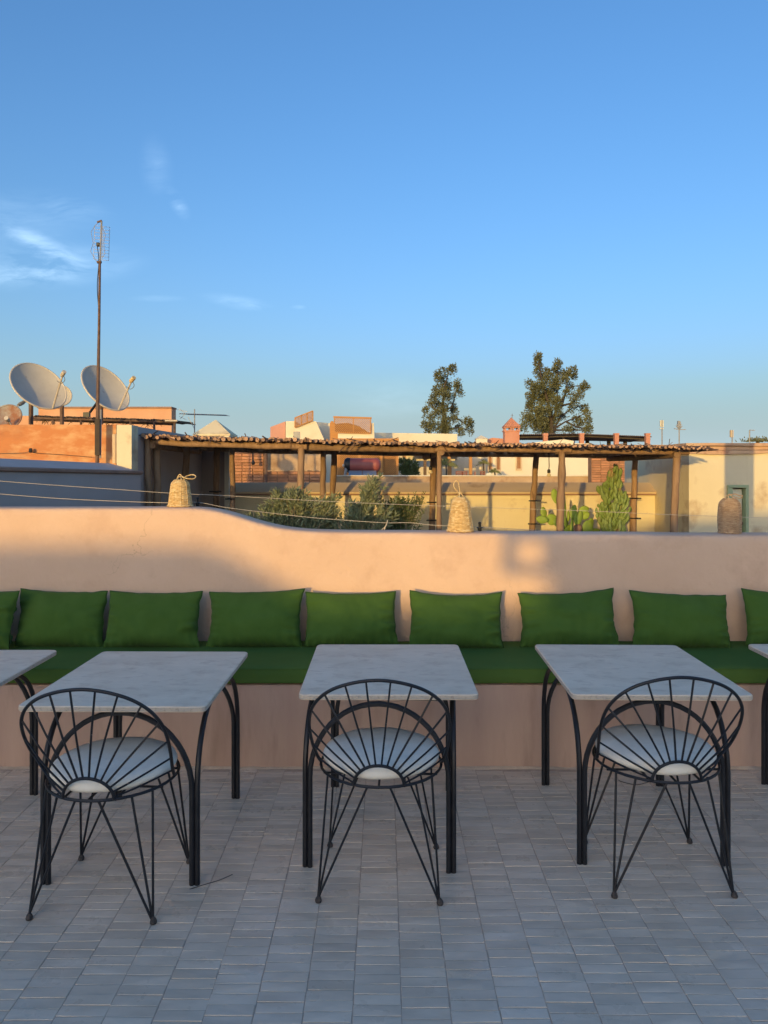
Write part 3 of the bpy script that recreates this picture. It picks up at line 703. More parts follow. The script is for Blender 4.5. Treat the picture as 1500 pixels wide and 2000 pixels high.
# satellite dishes
def dish(u, v, Y, dia, nrm, label, m, lnb=True, up_hint=(0, 0, 1), ell=1.08, post=None, armdir=None):
    n = Vector(nrm).normalized(); root = thing('satellite_dish', label, 'satellite dish', P(u, v, Y), 0, 'satellite dishes on the left roofs')
    z = n; up = Vector(up_hint); x = up.cross(z).normalized(); y = z.cross(x)
    Mx = Matrix((x, y, z)).transposed().to_4x4()
    r = dia / 2; dep = .17 * dia
    vs = []; K = 40; rings = 8
    for side in (0, 1):
        for i in range(rings + 1):
            t = i / rings
            for k in range(K):
                a = 2 * PI * k / K; rr = t * r; vs.append(Mx @ Vector((rr * math.cos(a), rr * math.sin(a) * ell, dep * (t * t - 1) - side * .012)))
    fs = []
    for s_ in (0, 1):
        o_ = s_ * (rings + 1) * K
        for i in range(rings):
            for k in range(K): fs.append((o_+i*K+k, o_+i*K+(k+1)%K, o_+(i+1)*K+(k+1)%K, o_+(i+1)*K+k))
    b = MB(); b.add(vs, fs); b.build('reflector', m, root, smooth=True)
    b = MB(); b.loop([Mx @ Vector((r * 1.005 * math.cos(2*PI*k/48), r * ell * 1.005 * math.sin(2*PI*k/48), -.008)) for k in range(48)], .014, 6); b.build('rim', m_dishrim if m != m_rust else m_rust, root, smooth=True)
    if armdir is not None:
        a0, ln_ = armdir; st_ = Vector((r * math.cos(R(a0)), r * ell * math.sin(R(a0)), 0)); en = Vector((.62 * r * math.cos(R(a0)), .62 * r * ell * math.sin(R(a0)), ln_))
        b = MB(); b.tube([Mx @ st_, Mx @ en], .014, 6); arm = b.build('feed_arm', m_dishrim, root, smooth=True)
        b = MB(); e = Mx @ en; d = (Mx @ Vector((0, 0, -1))); b.tube([e + d * -.06, e + d * .03, e + d * .05], [.032, .032, .022], 10); b.build('feed_horn', m_straw if lnb == 2 else m_dishrim, arm, smooth=True)
        b = MB(); b.tube(catmull([e, e + Vector((.03, 0, -.09)), e + Vector((-.03, 0, -.14)), e + Vector((-.09, 0, -.10))], 5), .005, 4); b.build('cable', m_dark, arm)
    if post:
        b = MB(); bk = Mx @ Vector((0, 0, -dep - .02)); pu, pv0, pv1, pY = post
        top = P(pu, pv0, pY) - root.location; bot = P(pu, pv1, pY) - root.location
        b.tube([bot, top], .035, 8); b.tube([top, bk], .028, 6); b.build('mount_post', m_steel, root, smooth=True)
    return root
dish(76, 753, 11.6, .82, (.62, -.54, .57), 'large pale satellite dish, the left one of the two facing up right', m_dish, 1, (-.4, 0, 1), 1.1, (60.5, 782, 829, 11.9), (-92, .62))
dish(207, 757, 11.4, .74, (.68, -.48, .55), 'large pale satellite dish behind the antenna mast', m_dish, 2, (-.3, 0, 1), 1.14, (197, 790, 829, 11.6), (-92, .54))
dish(14, 814, 11.2, .40, (.1, -.85, .35), 'small rust stained satellite dish at the left edge above the orange wall', m_rust, 1, (0, 0, 1), 1.0, (14, 822, 832, 11.3), (-60, .12))
dish(119, 772, 13.0, .34, (.35, -.8, .3), 'small pale dish half hidden behind the large left dish', m_dish, 0, (0, 0, 1), 1.1, (121, 790, 829, 13.2))
b = MB(); b.tube([P(54, 780, 11.7), P(44, 787, 11.6), P(38, 790, 11.55)], [.012, .03, .03], 8); b.tube([P(38, 790, 11.55), P(35, 792, 11.52)], [.018, .022], 8)
tag(b.build('feed_horn', m_galv, smooth=True), 'grey feed horn poking out left below the large left dish', 'feed horn')
b = MB(); b.tube([P(190, 786, 11.3), P(176, 805, 11.2)], .02, 6); b.box(tuple(P(162, 814, 11.2)), tuple(P(174, 805, 11.2) + Vector((0, .06, 0))))
tag(b.build('feed_bracket', m_dark), 'black bracket with a box end below the dish behind the mast', 'bracket')

# antenna mast
root = thing('antenna_mast', 'tall thin rusty mast with a grid television antenna on top', 'antenna', P(190, 895, 10.2))
b = MB(); A = lambda u, v, y=10.2: P(u, v, y) - root.location
b.tube([A(190, 905), A(191, 780), A(193.5, 640), A(195, 512)], [.026, .024, .018, .016], 8); b.build('pole', m_steel, root, smooth=True)
b = MB(); b.tube([A(195.5, 512), A(197, 470), A(198.5, 432)], .012, 6); b.build('antenna_boom', m_galv, root, smooth=True)
b = MB(); yg = 10.35
g = lambda s_, t_: A(185.0 + 29.5 * s_ - 2.2 * t_, 441 + 1.5 * s_ * 2 + 65 * t_, yg)
for t_ in [i / 10 for i in range(11)]: b.tube([g(0, t_), g(1, t_)], .0028, 4)
for s_ in (0, .55, 1): b.tube([g(s_, 0), g(s_, 1)], .0032, 4)
b.build('reflector_grid', m_galv, root)
b = MB(); b.tube([A(194, 433), A(186, 440), A(178, 453), A(182, 475), A(177, 491), A(190, 513)], .0038, 5)
b.tube([A(199, 443), A(206, 458), A(203, 470), A(203, 482), A(205, 495), A(199, 504)], .0038, 5); b.build('bow_wire', m_galv, root)
b = MB(); b.bbox(tuple(A(187.5, 480)), tuple(A(194, 473) + Vector((0, .06, 0))), .008); b.build('junction_box', m_dark, root)
b = MB(); b.tube(catmull([A(190, 480), A(193, 510), A(190, 560), A(193, 620), A(190.5, 700), A(192, 760)], 5), .006, 5); b.build('cable', m_dark, root)
b = MB(); b.tube([A(190, 512), A(198, 512)], .02, 6); b.tube([A(190, 434), A(199, 431)], .015, 6); b.build('clamp', m_steel, root)
b = MB(); b.box(tuple(A(185, 889, 10.15)), tuple(A(194.5, 818, 10.15) + Vector((0, .05, 0)))); b.build('bracket_board', m_bark, root)
b = MB(); b.tube([A(196, 895), A(197, 800)], .012, 6); b.build('conduit', m_galv, root)
# yagi antenna
root = thing('yagi_antenna', 'thin horizontal comb antenna on a short pole above the pyramid cap', 'antenna', P(380, 850, 15))
A = lambda u, v, y=15: P(u, v, y) - root.location
b = MB(); b.tube([A(380, 860), A(380, 799)], .012, 6); b.tube([A(380, 838), A(367, 814)], .006, 4); b.build('pole', m_galv, root)
b = MB(); b.tube([A(350, 808), A(443, 811)], .010, 5)
for k in range(20): 
    u = 362 + k * 4.2; p = A(u, 808.5 + (u - 350) * .03); b.tube([p + Vector((-.03, -.18, 0)), p + Vector((.03, .18, 0))], .006, 4)
for a_, c_ in (((350, 798), (362, 808)), ((352, 818), (362, 808)), ((346, 800), (366, 804)), ((350, 813), (364, 820))): b.tube([A(*a_), A(*c_)], .006, 4)
b.build('comb', m_galv, root)

# ------------------------------------------------------------------ back parapet with sloped coping
root = thing('coped_wall', 'tan terrace wall with sloped coping behind the pergola posts and cactus', 'wall', (0, 12, 0))
b = MB(); b.box((X_(440, 12), 12.0, -.5), (4.42, 12.25, 1.30)); o = b.build('wall_body', m_cream, root); loc(root, o)
b = MB(); b.prism([(11.93, 1.295), (11.93, 1.318), (12.24, 1.468), (12.30, 1.468), (12.30, 1.296)], X_(447, 12), 4.40, 'x'); o = b.build('coping', m_tan, root); loc(root, o)
b = MB(); b.box((X_(447, 12), 11.905, 1.272), (4.36, 11.998, 1.292)); o = b.build('ledge', m_coping, root); loc(root, o)

# ------------------------------------------------------------------ right block with a door
root = thing('cream_building', 'cream rendered building with ragged brown cornice and green framed door, at right', 'building', (4.375, 10.65, 0))
cx, cy = 4.375, 10.65; zt = Z_(880, cy)
b = MB()
du0, du1, dv = X_(1421, cy), X_(1459, cy), Z_(953, cy)
b.box((cx, cy, -.5), (du0, cy + .25, zt)); b.box((du1, cy, -.5), (8.2, cy + .25, zt)); b.box((du0 + .001, cy + .001, dv), (du1 - .001, cy + .249, zt - .001))
b.box((cx + .001, cy + .251, -.5), (cx + .25, 13.5, zt)); b.box((cx + .26, 13.2, -.5), (8.2, 13.5, zt)); b.box((cx + .26, cy + .26, zt - .12), (8.19, 13.19, zt - .01))
b.box((cx + .26, 11.5, -.5), (8.19, 11.6, zt - .13))
o = b.build('wall', m_cream, root); loc(root, o)
b = MB(); n = 90
for (z0, z1, pr, amp) in ((Z_(886, cy), Z_(879.5, cy), .05, .016), (Z_(878.5, cy) , Z_(872, cy), .02, .003), (Z_(871, cy), Z_(865.5, cy), .06, .006)):
    vs = []
    for i in range(n + 1):
        x = cx - pr + (8.2 - cx) * i / n; j1 = amp * noise.noise(Vector((x * 3.1, z0 * 9, 0))) * 2; j2 = amp * .5 * noise.noise(Vector((x * 4, 7, 2)))
        p_ = pr + amp * .6 * noise.noise(Vector((x * 5, 3, z0)))
        vs += [(x, cy - p_, z0 + j1), (x, cy - p_, z1 + j2), (x, cy + .4, z1 + j2 + .001), (x, cy + .4, z0 + j1)]
    fs = [(i*4+k, i*4+(k+1)%4, (i+1)*4+(k+1)%4, (i+1)*4+k) for i in range(n) for k in range(4)] + [(0,1,2,3), (n*4+3, n*4+2, n*4+1, n*4)]
    b.add(vs, fs)
    b.box((cx - pr + .004, cy + .401, z0 + .003), (cx + .3, 13.5, z1 - .003))
o = b.build('cornice', mat('worn_cornice', (.56, .33, .20), (.62, .42, .26), scale=3, rough=.95, bump=.5, bscale=14, c3=(.40, .2, .13), s3=7, lo3=.55, hi3=.7), root); loc(root, o)
fr = MB(); fr.bbox((du0 - .01, cy - .03, -.5), (du0 + .062, cy + .12, dv + .002), .004); fr.bbox((du1 - .03, cy - .03, -.5), (du1 + .012, cy + .12, dv + .002), .004); fr.bbox((du0 - .01, cy - .032, dv + .004), (du1 + .012, cy + .118, dv + .045), .004)
o = fr.build('door_frame', m_green, root); loc(root, o)
dr = MB(); hinge = Vector((du0 + .065, cy + .02, 0)); Mh = Matrix.Translation(hinge) @ Matrix.Rotation(R(14), 4, 'Z')
dr.bbox((0, 0, -.5), (du1 - du0 - .10, .035, dv - .02), .004, Mh); 
for (za, zb) in ((-.2, .35), (.45, .95), (1.02, dv - .08)): dr.bbox((.03, -.008, za), (du1 - du0 - .13, -.001, zb), .004, Mh)
o = dr.build('door', m_door, root); loc(root, o)
kn = MB(); kn.lathe([(.012, -.02), (.016, 0), (.012, .02), (0, .022)], 8, mat=Mh @ Matrix.Translation((du1 - du0 - .13, -.03, Z_(1022, cy)))); k_ = kn.build('handle', m_steel, o)
# ------------------------------------------------------------------ brick walls
def brickwall(name, label, u0, u1, v0, v1, Y, bl, bh, limit_z=None, ragged=0):
    root = thing(name, label, 'wall', (X_((u0 + u1) / 2, Y), Y, 0)); rg = random.Random(int(u0))
    x0, x1, z0, z1 = X_(u0, Y), X_(u1, Y), Z_(v1, Y), Z_(v0, Y)
    b = MB(); b.box((x0, Y + .012, -3), (x1, Y + .35, z1 - .02)); o = b.build('mortar_core', m_mortar, root); loc(root, o)
    mes = []
    for i in range(6):
        q = MB(); w_ = bl - .012 - rg.random() * .02; h_ = bh - .014 - rg.random() * .006
        q.bbox((-w_/2, -.012 - rg.random() * .01, -h_/2), (w_/2, .06, h_/2), .006); me = q.mesh('brick'); me.materials.append(m_brick); mes.append(me)
    r = 0; z = z0 + bh / 2; cnt = 0
    while z < z1:
        x = x0 + (bl / 2 if r % 2 else 0) + bl / 2 * (1 if r % 2 == 0 else 0)
        while x < x1 - bl * .3:
            if x > x0 + bl * .3 and rg.random() > ragged:
                o = bpy.data.objects.new('brick', mes[rg.randrange(6)]); COL.objects.link(o); o.parent = root
                o.location = (x - root.location.x + rg.uniform(-.008, .008), rg.uniform(-.01, .008), z + rg.uniform(-.005, .005)); o.rotation_euler = (0, rg.uniform(-.02, .02), rg.uniform(-.03, .03)); cnt += 1
            x += bl
        z += bh; r += 1
    return root
brickwall('brick_wall', 'rough old brick wall seen under the pergola between its left posts', 452, 518, 874, 945, 20, .29, .082, ragged=.03)
r3 = brickwall('brick_wall', 'old wall of mud render over brick, right of the grey drain pipe under the pergola', 521, 628, 919, 945, 20, .29, .082, ragged=.02)
b = MB(); Y = 20; xs_ = [X_(521 + i * 107 / 40, Y) for i in range(41)]
poly = [(x, Z_(919 + 3.5 * noise.noise(Vector((x * 2, 0, 0))) + 2 * noise.noise(Vector((x * 7, 0, 0))), Y)) for x in xs_] + [(x, Z_(878, Y) + .03 * noise.noise(Vector((x * 2, 5, 0)))) for x in reversed(xs_)]
b.prism(poly, Y - .035, Y + .3); o = b.build('render_patch', m_mud, r3); loc(r3, o)
b = MB(); b.tube([P(519.5, 876, 19.8), P(519.5, 946, 19.8)], .045, 8); tag(b.build('drain_pipe', m_steel, smooth=True), 'grey brown vertical drain pipe between two old brick walls', 'pipe')
brickwall('brick_wall', 'regular red brick wall behind the column cactus, right of the white house', 1155, 1275, 872, 946, 21, .26, .0665)
b = MB(); b.tube([P(494, 884, 19.6), P(494.5, 905, 19.6)], .02, 5); b.lathe([(.03, 0), (.05, .05), (.03, .12), (0, .13)], 8, mat=Matrix.Translation(P(494.5, 908, 19.6)))
tag(b.build('wall_lantern', m_dark), 'small dark hanging lantern in front of the rough brick wall', 'lantern')

# ------------------------------------------------------------------ middle distance: parapets, lattice, tank
root = thing('low_parapet', 'low stained tan parapet with thin white top edge beyond the coped wall', 'wall', (0, 22, 0))
b = MB(); b.blk(648, 1182, 930.5, 1010, 22, .3); o = b.build('wall_body', m_mud, root); loc(root, o)
b = MB(); b.box((X_(647, 22), 21.95, Z_(930.2, 22)), (X_(1183, 22), 22.35, Z_(928.4, 22))); o = b.build('top_edge', m_white, root); loc(root, o)
b = MB(); b.blk(626, 649, 862, 945, 21.5, .3); tag(b.build('white_wall', m_white), 'narrow white wall strip between two pergola posts', 'wall')
def lattice(root, pts, nx, nz, n=None, frame=.05, name='lattice', stiles=()):
    # pts: corners bl, br, tr, tl
    bl, br, tr, tl = [Vector(p) for p in pts]
    def q(s, t): return (bl * (1 - s) + br * s) * (1 - t) + (tl * (1 - s) + tr * s) * t
    nn = (br - bl).cross(tl - bl).normalized()
    b = MB(); W = (br - bl).length; H = ((tl - bl).length + (tr - br).length) / 2; step = W / nx
    def strip(p0, p1, off, w_):
        d = (p1 - p0).normalized(); s_ = d.cross(nn) * w_ / 2; o_ = nn * off; t_ = nn * .012
        a = [p0 - s_ + o_, p0 + s_ + o_, p1 + s_ + o_, p1 - s_ + o_]
        b.add(a + [x + t_ for x in a], [(0,1,2,3),(4,7,6,5),(0,4,5,1),(1,5,6,2),(2,6,7,3),(3,7,4,0)])
    k = -int(H / step) - 1
    while k * step < W:
        for sgn in (1, -1):
            x0, x1 = k * step, k * step + H; t0, t1 = 0.0, 1.0
            if x0 < 0: t0 = -x0 / H; x0 = 0
            if x1 > W: t1 = t1 - (x1 - W) / H; x1 = W
            if t1 - t0 > .02:
                s0, s1 = x0 / W, x1 / W
                if sgn < 0: s0, s1 = 1 - s0, 1 - s1
                strip(q(s0, t0), q(s1, t1), 0 if sgn > 0 else -.014, step * .30)
        k += 1
    o = b.build(name, m_amber, root, kind='stuff'); loc(root, o)
    fr = MB()
    for a, c in ((bl, br), (br, tr), (tr, tl), (tl, bl)): fr.tube([a - nn * .02, c - nn * .02], frame, 4)
    for s_ in stiles: fr.tube([q(s_, 0) - nn * .02, q(s_, 1) - nn * .02], frame, 4)
    o = fr.build('frame', m_amber, root); loc(root, o)
root = thing('lattice_screen', 'tall amber wood lattice screen of three panels behind the maroon tank', 'screen', (X_(718, 27), 27, 0))
for (a, c) in ((662, 701), (704, 743), (748, 775)): lattice(root, [P(a, 929, 27), P(c, 929, 27), P(c, 863, 27), P(a, 863, 27)], 11 if c - a > 30 else 7, 0, frame=.04)
b = MB(); b.tube([P(657, 859, 27), P(779, 859, 27)], .07, 4); b.tube([P(659, 929, 27), P(659, 859, 27)], .05, 4); b.tube([P(745.5, 929, 26.9), P(745.5, 859, 26.9)], .05, 4); b.tube([P(777, 929, 27), P(777, 859, 27)], .04, 4); o = b.build('frame', m_amber, root); loc(root, o)
b = MB(); b.blk(660, 777, 861, 930, 27.15, .05); o = b.build('backing', m_amber_in, root); loc(root, o)
# solar tank
root = thing('solar_water_tank', 'maroon horizontal water tank with dark end cap in front of the lattice', 'water tank', P(705, 921, 24))
Y = 24; r = 13.2 / F * Y; x0, x1 = X_(684, Y), X_(735, Y); zc = Z_(908, Y)
mt = Matrix.Translation((x0, Y, zc)) @ Matrix.Rotation(R(90), 4, 'Y')
b = MB(); b.lathe([(r, 0), (r, x1 - x0)], 28, mat=mt); o = b.build('tank', m_tank, root, smooth=True); loc(root, o)
mt = Matrix.Translation((x1, Y, zc)) @ Matrix.Rotation(R(90), 4, 'Y'); b = MB(); b.lathe([(r * 1.01, .002), (r * .95, .06), (r * .6, .13), (0, .15)], 28, mat=mt); o = b.build('end_cap', m_tank, root, smooth=True); loc(root, o)
mt = Matrix.Translation((x0 - .002, Y, zc)) @ Matrix.Rotation(R(-90), 4, 'Y'); b = MB(); b.lathe([(r * 1.06, 0), (r * 1.06, .10), (r * .9, .17), (r * .5, .2), (0, .2)], 28, mat=mt)
o = b.build('end_cap', m_dark, root, smooth=True); loc(root, o); o['label'] = 'dark end cap'
b = MB(); b.lathe([(r*.22, .17), (r*.22, .24), (0, .25)], 10, mat=Matrix.Translation((x0, Y - r * .5, zc - .02)) @ Matrix.Rotation(R(-90), 4, 'Y')); k2 = b.build('valve', m_dishrim, root); loc(root, k2)
b = MB()
for xx in (x0 + .05, x1 - .15): b.tube([(xx, Y - .1, zc - r - .4), (xx, Y, zc - r * .9)], .03, 5); b.tube([(xx, Y + .4, zc - r - .4), (xx, Y, zc - r * .9)], .03, 5)
b.tube([(x0 - .1, Y - .15, zc), (x0 - .18, Y - .15, zc - .45)], .05, 6)
o = b.build('stand', m_galv, root); loc(root, o)
b = MB()
for (a, c) in ((681, 707), (708, 735)):
    p0, p1 = P(a, 929, Y - 1.4), P(c, 929, Y - 1.4); p2, p3 = P(c, 919, Y - .2), P(a, 919, Y - .2); pts = [p0, p1, p2, p3]
    b.add(pts + [p + Vector((0, 0, -.04)) for p in pts], [(0,1,2,3),(4,7,6,5),(0,4,5,1),(1,5,6,2),(2,6,7,3),(3,7,4,0)])
o = b.build('solar_panel', m_galv, root); loc(root, o)

# upper white roof structures
root = thing('white_roof_house', 'white stepped roof building with amber lattice screens rising above the reed roof', 'building', (X_(650, 34), 34, 0))
def poly(pts, Y, d, m, name, rt, kind=None):
    b = MB(); b.prism([(X_(u, Y), Z_(v, Y)) for u, v in pts], Y, Y + d); o = b.build(name, m, rt); loc(rt, o); return o
poly([(528, 900), (528, 834), (557, 823), (557, 900)], 35, 3, m_pink, 'pink_wall', root)
poly([(558, 900), (558, 823), (576, 822.5), (576, 900)], 34.6, 2, m_white, 'wall', root)
poly([(576, 900), (576, 836), (612, 822), (618, 824), (624, 838), (632, 856), (636, 900)], 34, .4, m_white, 'stair_parapet', root)
poly([(618, 900), (618, 824), (648, 827), (655, 900)], 35.5, 1, m_white, 'wall', root)
poly([(645, 900), (644, 829), (646, 823), (650, 822), (655, 832), (668, 858), (668, 900)], 34.5, .35, m_amber, 'timber_brace', root)
poly([(660, 900), (660, 846.6), (731, 847), (731, 900)], 34, .6, m_white, 'wall', root)
poly([(725, 847), (725, 827), (730, 826), (731, 847)], 34, .6, m_white, 'pier', root)
poly([(731.5, 900), (731.5, 845), (893, 847.5), (893, 900)], 36.5, 1.2, m_white, 'parapet', root)
lattice(root, [P(576, 835, 33.9), P(611, 821, 33.9), P(611, 802.5, 33.9), P(576, 816, 33.9)], 22, 0, frame=.035, stiles=(.36, .68))
lattice(root, [P(653, 845, 33.9), P(724, 846.5, 33.9), P(724, 817, 33.9), P(653, 815, 33.9)], 18, 0, frame=.035, stiles=(.52,))
b = MB(); b.tube([P(651, 814.3, 33.9), P(726, 816.5, 33.9)], .05, 4); o = b.build('top_rail', m_amber, root); loc(root, o)
poly([(654, 845), (700, 846), (723, 846), (700, 832), (680, 826), (654, 828)], 34.15, .03, m_amber_in, 'backing', root)
b = MB(); b.blk(573, 584, 843, 856, 30, .4); b.blk(580, 586, 845, 856, 29.9, .05); tag(b.build('rooftop_unit', m_galv), 'small pale box unit on the roof left of the slanted lattice', 'box')

# shaded terrace pergola of the white house
root = thing('white_house', 'white house with three arched wooden windows seen beneath the reed roof', 'building', (X_(1050, 38), 38, 0))
b = MB()
wins = [(957, 9.5), (973, 9.5), (1013, 11.5)]
Y = 38; zb, ztp = Z_(935, Y), Z_(864, Y)
def arch_poly(uc, wd, v0, v1):
    x, hw = X_(uc, Y), wd / 2 / F * Y; za, zc_ = Z_(v1, Y), Z_(v0, Y) - hw
    return [(x - hw, za), (x + hw, za)] + [(x + hw * math.cos(PI * k / 10), zc_ + hw * 1.15 * math.sin(PI * k / 10)) for k in range(11)]
b.blk(955, 1156, 866, 945, Y, 3)
o = b.build('wall', m_white, root); loc(root, o)
for (uc, wd) in wins:
    v0, v1 = (891, 921) if wd < 10 else (888.5, 919)
    ap = arch_poly(uc, wd, v0, v1); fr = MB(); n_ = len(ap); cxm = X_(uc, Y)
    zc_ = sum(z for _, z in ap) / n_
    inner = [(cxm + (x - cxm) * .62, zc_ + (z - zc_) * .84) for x, z in ap]
    vs = [(x, Y - .06, z) for x, z in ap] + [(x, Y - .06, z) for x, z in inner] + [(x, Y - .002, z) for x, z in ap] + [(x, Y + .02, z) for x, z in inner]
    fs = []
    for i in range(n_):
        j = (i + 1) % n_; fs += [(i, j, n_ + j, n_ + i), (i, 2*n_ + i, 2*n_ + j, j), (n_ + i, n_ + j, 3*n_ + j, 3*n_ + i)]
    fr.add(vs, fs); o = fr.build('window', m_tan, root); loc(root, o)
    sh = MB(); sh.prism(inner, Y - .02, Y - .004); s2 = sh.build('shutter', m_shut, o)
b = MB(); b.blk(893, 954.5, 884, 945, 41, 2); b.blk(780, 893, 884, 945, 40, 2); o = b.build('rear_wall', m_white, root); loc(root, o)
b = MB(); Y = 38; x0, x1 = X_(1020, 42), X_(1100, 42)
poly([(1010, 885), (1010, 868), (1055, 863), (1100, 858), (1120, 861), (1130, 885)], 40.5, 1, m_white, 'roof_parapet', root)
root = thing('timber_pergola', 'amber timber pergola over a shaded sitting area behind the low parapet', 'pergola', (X_(860, 35), 35, 0))
b = MB(); b.tube([P(789, 887, 35), P(925, 887, 35)], .11, 4); o = b.build('beam', m_amber, root); loc(root, o)
b = MB(); b.tube([P(789, 889, 38.5), P(922, 889, 38.5)], .09, 4); o = b.build('beam', m_amber, root); loc(root, o)
for u, yy in ((790, 35), (830, 35), (877, 35), (919, 35), (842, 38), (880, 38.4)):
    b = MB(); b.tube([P(u, 945, yy), P(u, 888, yy)], .10 if yy == 35 else .07, 4); o = b.build('post', m_amber, root); loc(root, o)
b = MB(); b.box((X_(787, 35), 35.1, Z_(884.5, 35)), (X_(927, 35), 38.6, Z_(882.5, 35))); o = b.build('roof', m_amber_in, root); loc(root, o)
def slat_chair(u, lab, wd=11):
    root = thing('slatted_chair', lab, 'chair', P(u, 932, 33), 0, 'red brown slatted chairs on the far terrace')
    b = MB(); w_ = wd / F * 33 / 2; zt_ = Z_(920.5, 33) - root.location.z
    for k in range(4): b.box((-w_, 0, zt_ - .05 - k * .09), (w_, .03, zt_ - k * .09))
    b.build('backrest', m_chair, root); b = MB()
    for s in (-1, 1): b.box((s * w_ - .02, .03, -.5), (s * w_ + .02, .06, zt_))
    b.build('frame', m_chair, root); b = MB(); b.box((-w_, .06, -.2), (w_, .45, -.16)); b.build('seat', m_chair, root)
slat_chair(897, 'red brown slatted chair left on the far terrace, below the timber pergola', 12); slat_chair(908, 'red brown slatted chair beside the timber pergola post', 8); slat_chair(943, 'red brown slatted chair near the arched windows', 8)
b = MB(); b.bbox(tuple(P(950, 932, 32)), tuple(P(960, 923.5, 32) + Vector((0, .3, 0))), .02); tag(b.build('white_crate', m_door), 'small white box on the far terrace between chairs and arched windows', 'crate')
b = MB(); b.blk(926.5, 929, 921, 932, 32, .05); tag(b.build('terrace_post', m_chair), 'short dark red post on the far terrace wall', 'post')

# palms
def palm(u, v, Y, rpx, lab, n=9, seed=1):
    rg = random.Random(seed); root = thing('potted_palm', lab, 'palm', P(u, 932, Y), 0, 'young palms on the far terrace'); c = P(u, v, Y) - root.location
    b = MB(); b.tube([(0, 0, -.3), c * .5 + Vector((.02, 0, 0)), c], .04, 6); b.build('trunk', m_bark, root)
    b = MB(); rr = rpx / F * Y
    for k in range(n):
        a = rg.uniform(-.1, 1.1) * PI; az = rg.uniform(-.6, .6); d = Vector((math.cos(a), az, abs(math.sin(a)) * .9 + .2)).normalized(); pts = []
        for i in range(9):
            t = i / 8; pts.append(c + d * rr * t + Vector((0, 0, -.55 * rr * t * t)))
        b.tube(pts, .012, 3)
        for i in range(1, 9):
            tdir = (pts[i] - pts[i-1]).normalized(); sd = tdir.cross(Vector((0, 1, 0)))
            sd = sd.normalized() if sd.length > .01 else Vector((1, 0, 0))
            for s in (-1, 1):
                for h in (0, .5):
                    p0 = pts[i-1].lerp(pts[i], h); ln = rr * .30 * math.sin(PI * (.15 + .8 * (i + h) / 9)); e = p0 + (sd * s * .8 + tdir * .7).normalized() * ln
                    wv_ = tdir * ln * .09; b.add([p0 - wv_, p0 + wv_, e], [(0, 1, 2)])
    b.build('fronds', m_palm, root)
palm(966, 922, 36, 15, 'small palm before the arched windows of the white house', 10, 1)
palm(944, 905, 36.5, 15, 'palm with arching fronds left of the arched windows', 6, 4)
palm(871, 908, 34, 26, 'palm growing under the timber pergola', 8, 9)

# leafy shrubs ------------------------------------------------------
def leafmesh(mb, p, d, ln, wd, rg):
    s = d.cross(Vector((rg.uniform(-1, 1), rg.uniform(-1, 1), rg.uniform(-1, 1))))
    if s.length < 1e-4: return
    s.normalize(); m = p + d * ln * .45; n = d.cross(s) * wd * .25
    mb.add([p, m + s * wd / 2 + n, p + d * ln, m - s * wd / 2 + n], [(0, 1, 2, 3)])
def shrub(root, base, blobs, ml, leaf=(.075, .019), dens=16, seed=1, stems=26, upright=.6, m_st=None, Y=8.3, depth=.7, per=20):
    rg = random.Random(seed); L_ = MB(); S = MB(); rl = root.location
    for (cu, cv, ru, rv, cnt) in blobs:
        c = P(cu, cv, Y); rx, rz = ru / F * Y, rv / F * Y
        for k in range(cnt):
            tip = c + Vector((rg.gauss(0, .45) * rx, rg.gauss(0, .45) * rx * depth, rg.uniform(-1, 1) ** 1 * rz))
            bs = Vector((base[0] + (tip.x - base[0]) * .55 + rg.uniform(-.05, .05), base[1] + (tip.y - base[1]) * .5, tip.z - rg.uniform(.15, .32)))
            d = (tip - bs); d += Vector((rg.uniform(-.05, .05), rg.uniform(-.05, .05), 0)); ln = d.length; d.normalize()
            S.tube([bs - rl, bs + d * ln * .5 - rl + Vector((rg.uniform(-.01, .01), 0, 0)), bs + d * ln - rl], [.004, .003, .0015], 3)
            for i in range(per):
                t = .25 + .78 * rg.random(); p = bs + d * ln * t - rl; o_ = Vector((rg.gauss(0, 1), rg.gauss(0, 1), rg.gauss(0, 1))).normalized()
                dd = (d * upright + o_ * .62 + Vector((0, 0, .15))).normalized(); leafmesh(L_, p, dd, leaf[0] * rg.uniform(.6, 1.25), leaf[1] * rg.uniform(.7, 1.3), rg)
    for k in range(stems):
        x = base[0] + rg.uniform(-.25, .25); e = Vector((base[0] + rg.uniform(-1, 1) * base[3], base[1] + rg.uniform(-.2, .2), rg.uniform(.9, 1.15)))
        S.tube([Vector((x, base[1], -.45)) - rl, (Vector((x, base[1], .3)) * .5 + e * .5) - rl, e - rl], [.012, .009, .005], 4)
    L_.build('foliage', ml, root); S.build('stems', m_st or m_twig, root)
Y = 8.3
root = thing('oleander_bush', 'wide grey green bush behind the curve of the wall, leftmost of the bushes', 'bush', (X_(580, Y), Y, 0))
shrub(root, (X_(585, Y), Y, 0, .4), [(495, 1020, 16, 14, 14), (520, 1005, 14, 24, 22), (545, 985, 20, 30, 55), (575, 990, 26, 34, 60), (605, 1000, 24, 30, 55), (640, 1000, 24, 28, 45), (655, 985, 10, 18, 14), (570, 1025, 60, 20, 90), (640, 1028, 30, 18, 45), (530, 1030, 40, 12, 40)], m_leaf, seed=11, Y=Y)
root = thing('oleander_bush', 'grey green bush with one tall leafy sprig, behind the wall between two others', 'bush', (X_(705, 8.1), 8.1, 0))
shrub(root, (X_(705, 8.1), 8.1, 0, .25), [(700, 1015, 34, 24, 80), (690, 1000, 20, 18, 30), (718, 985, 18, 20, 40), (722, 965, 16, 16, 26), (730, 950, 8, 14, 8), (733, 935, 4, 10, 5), (752, 1000, 12, 18, 16)], m_leaf, seed=21, Y=8.1)
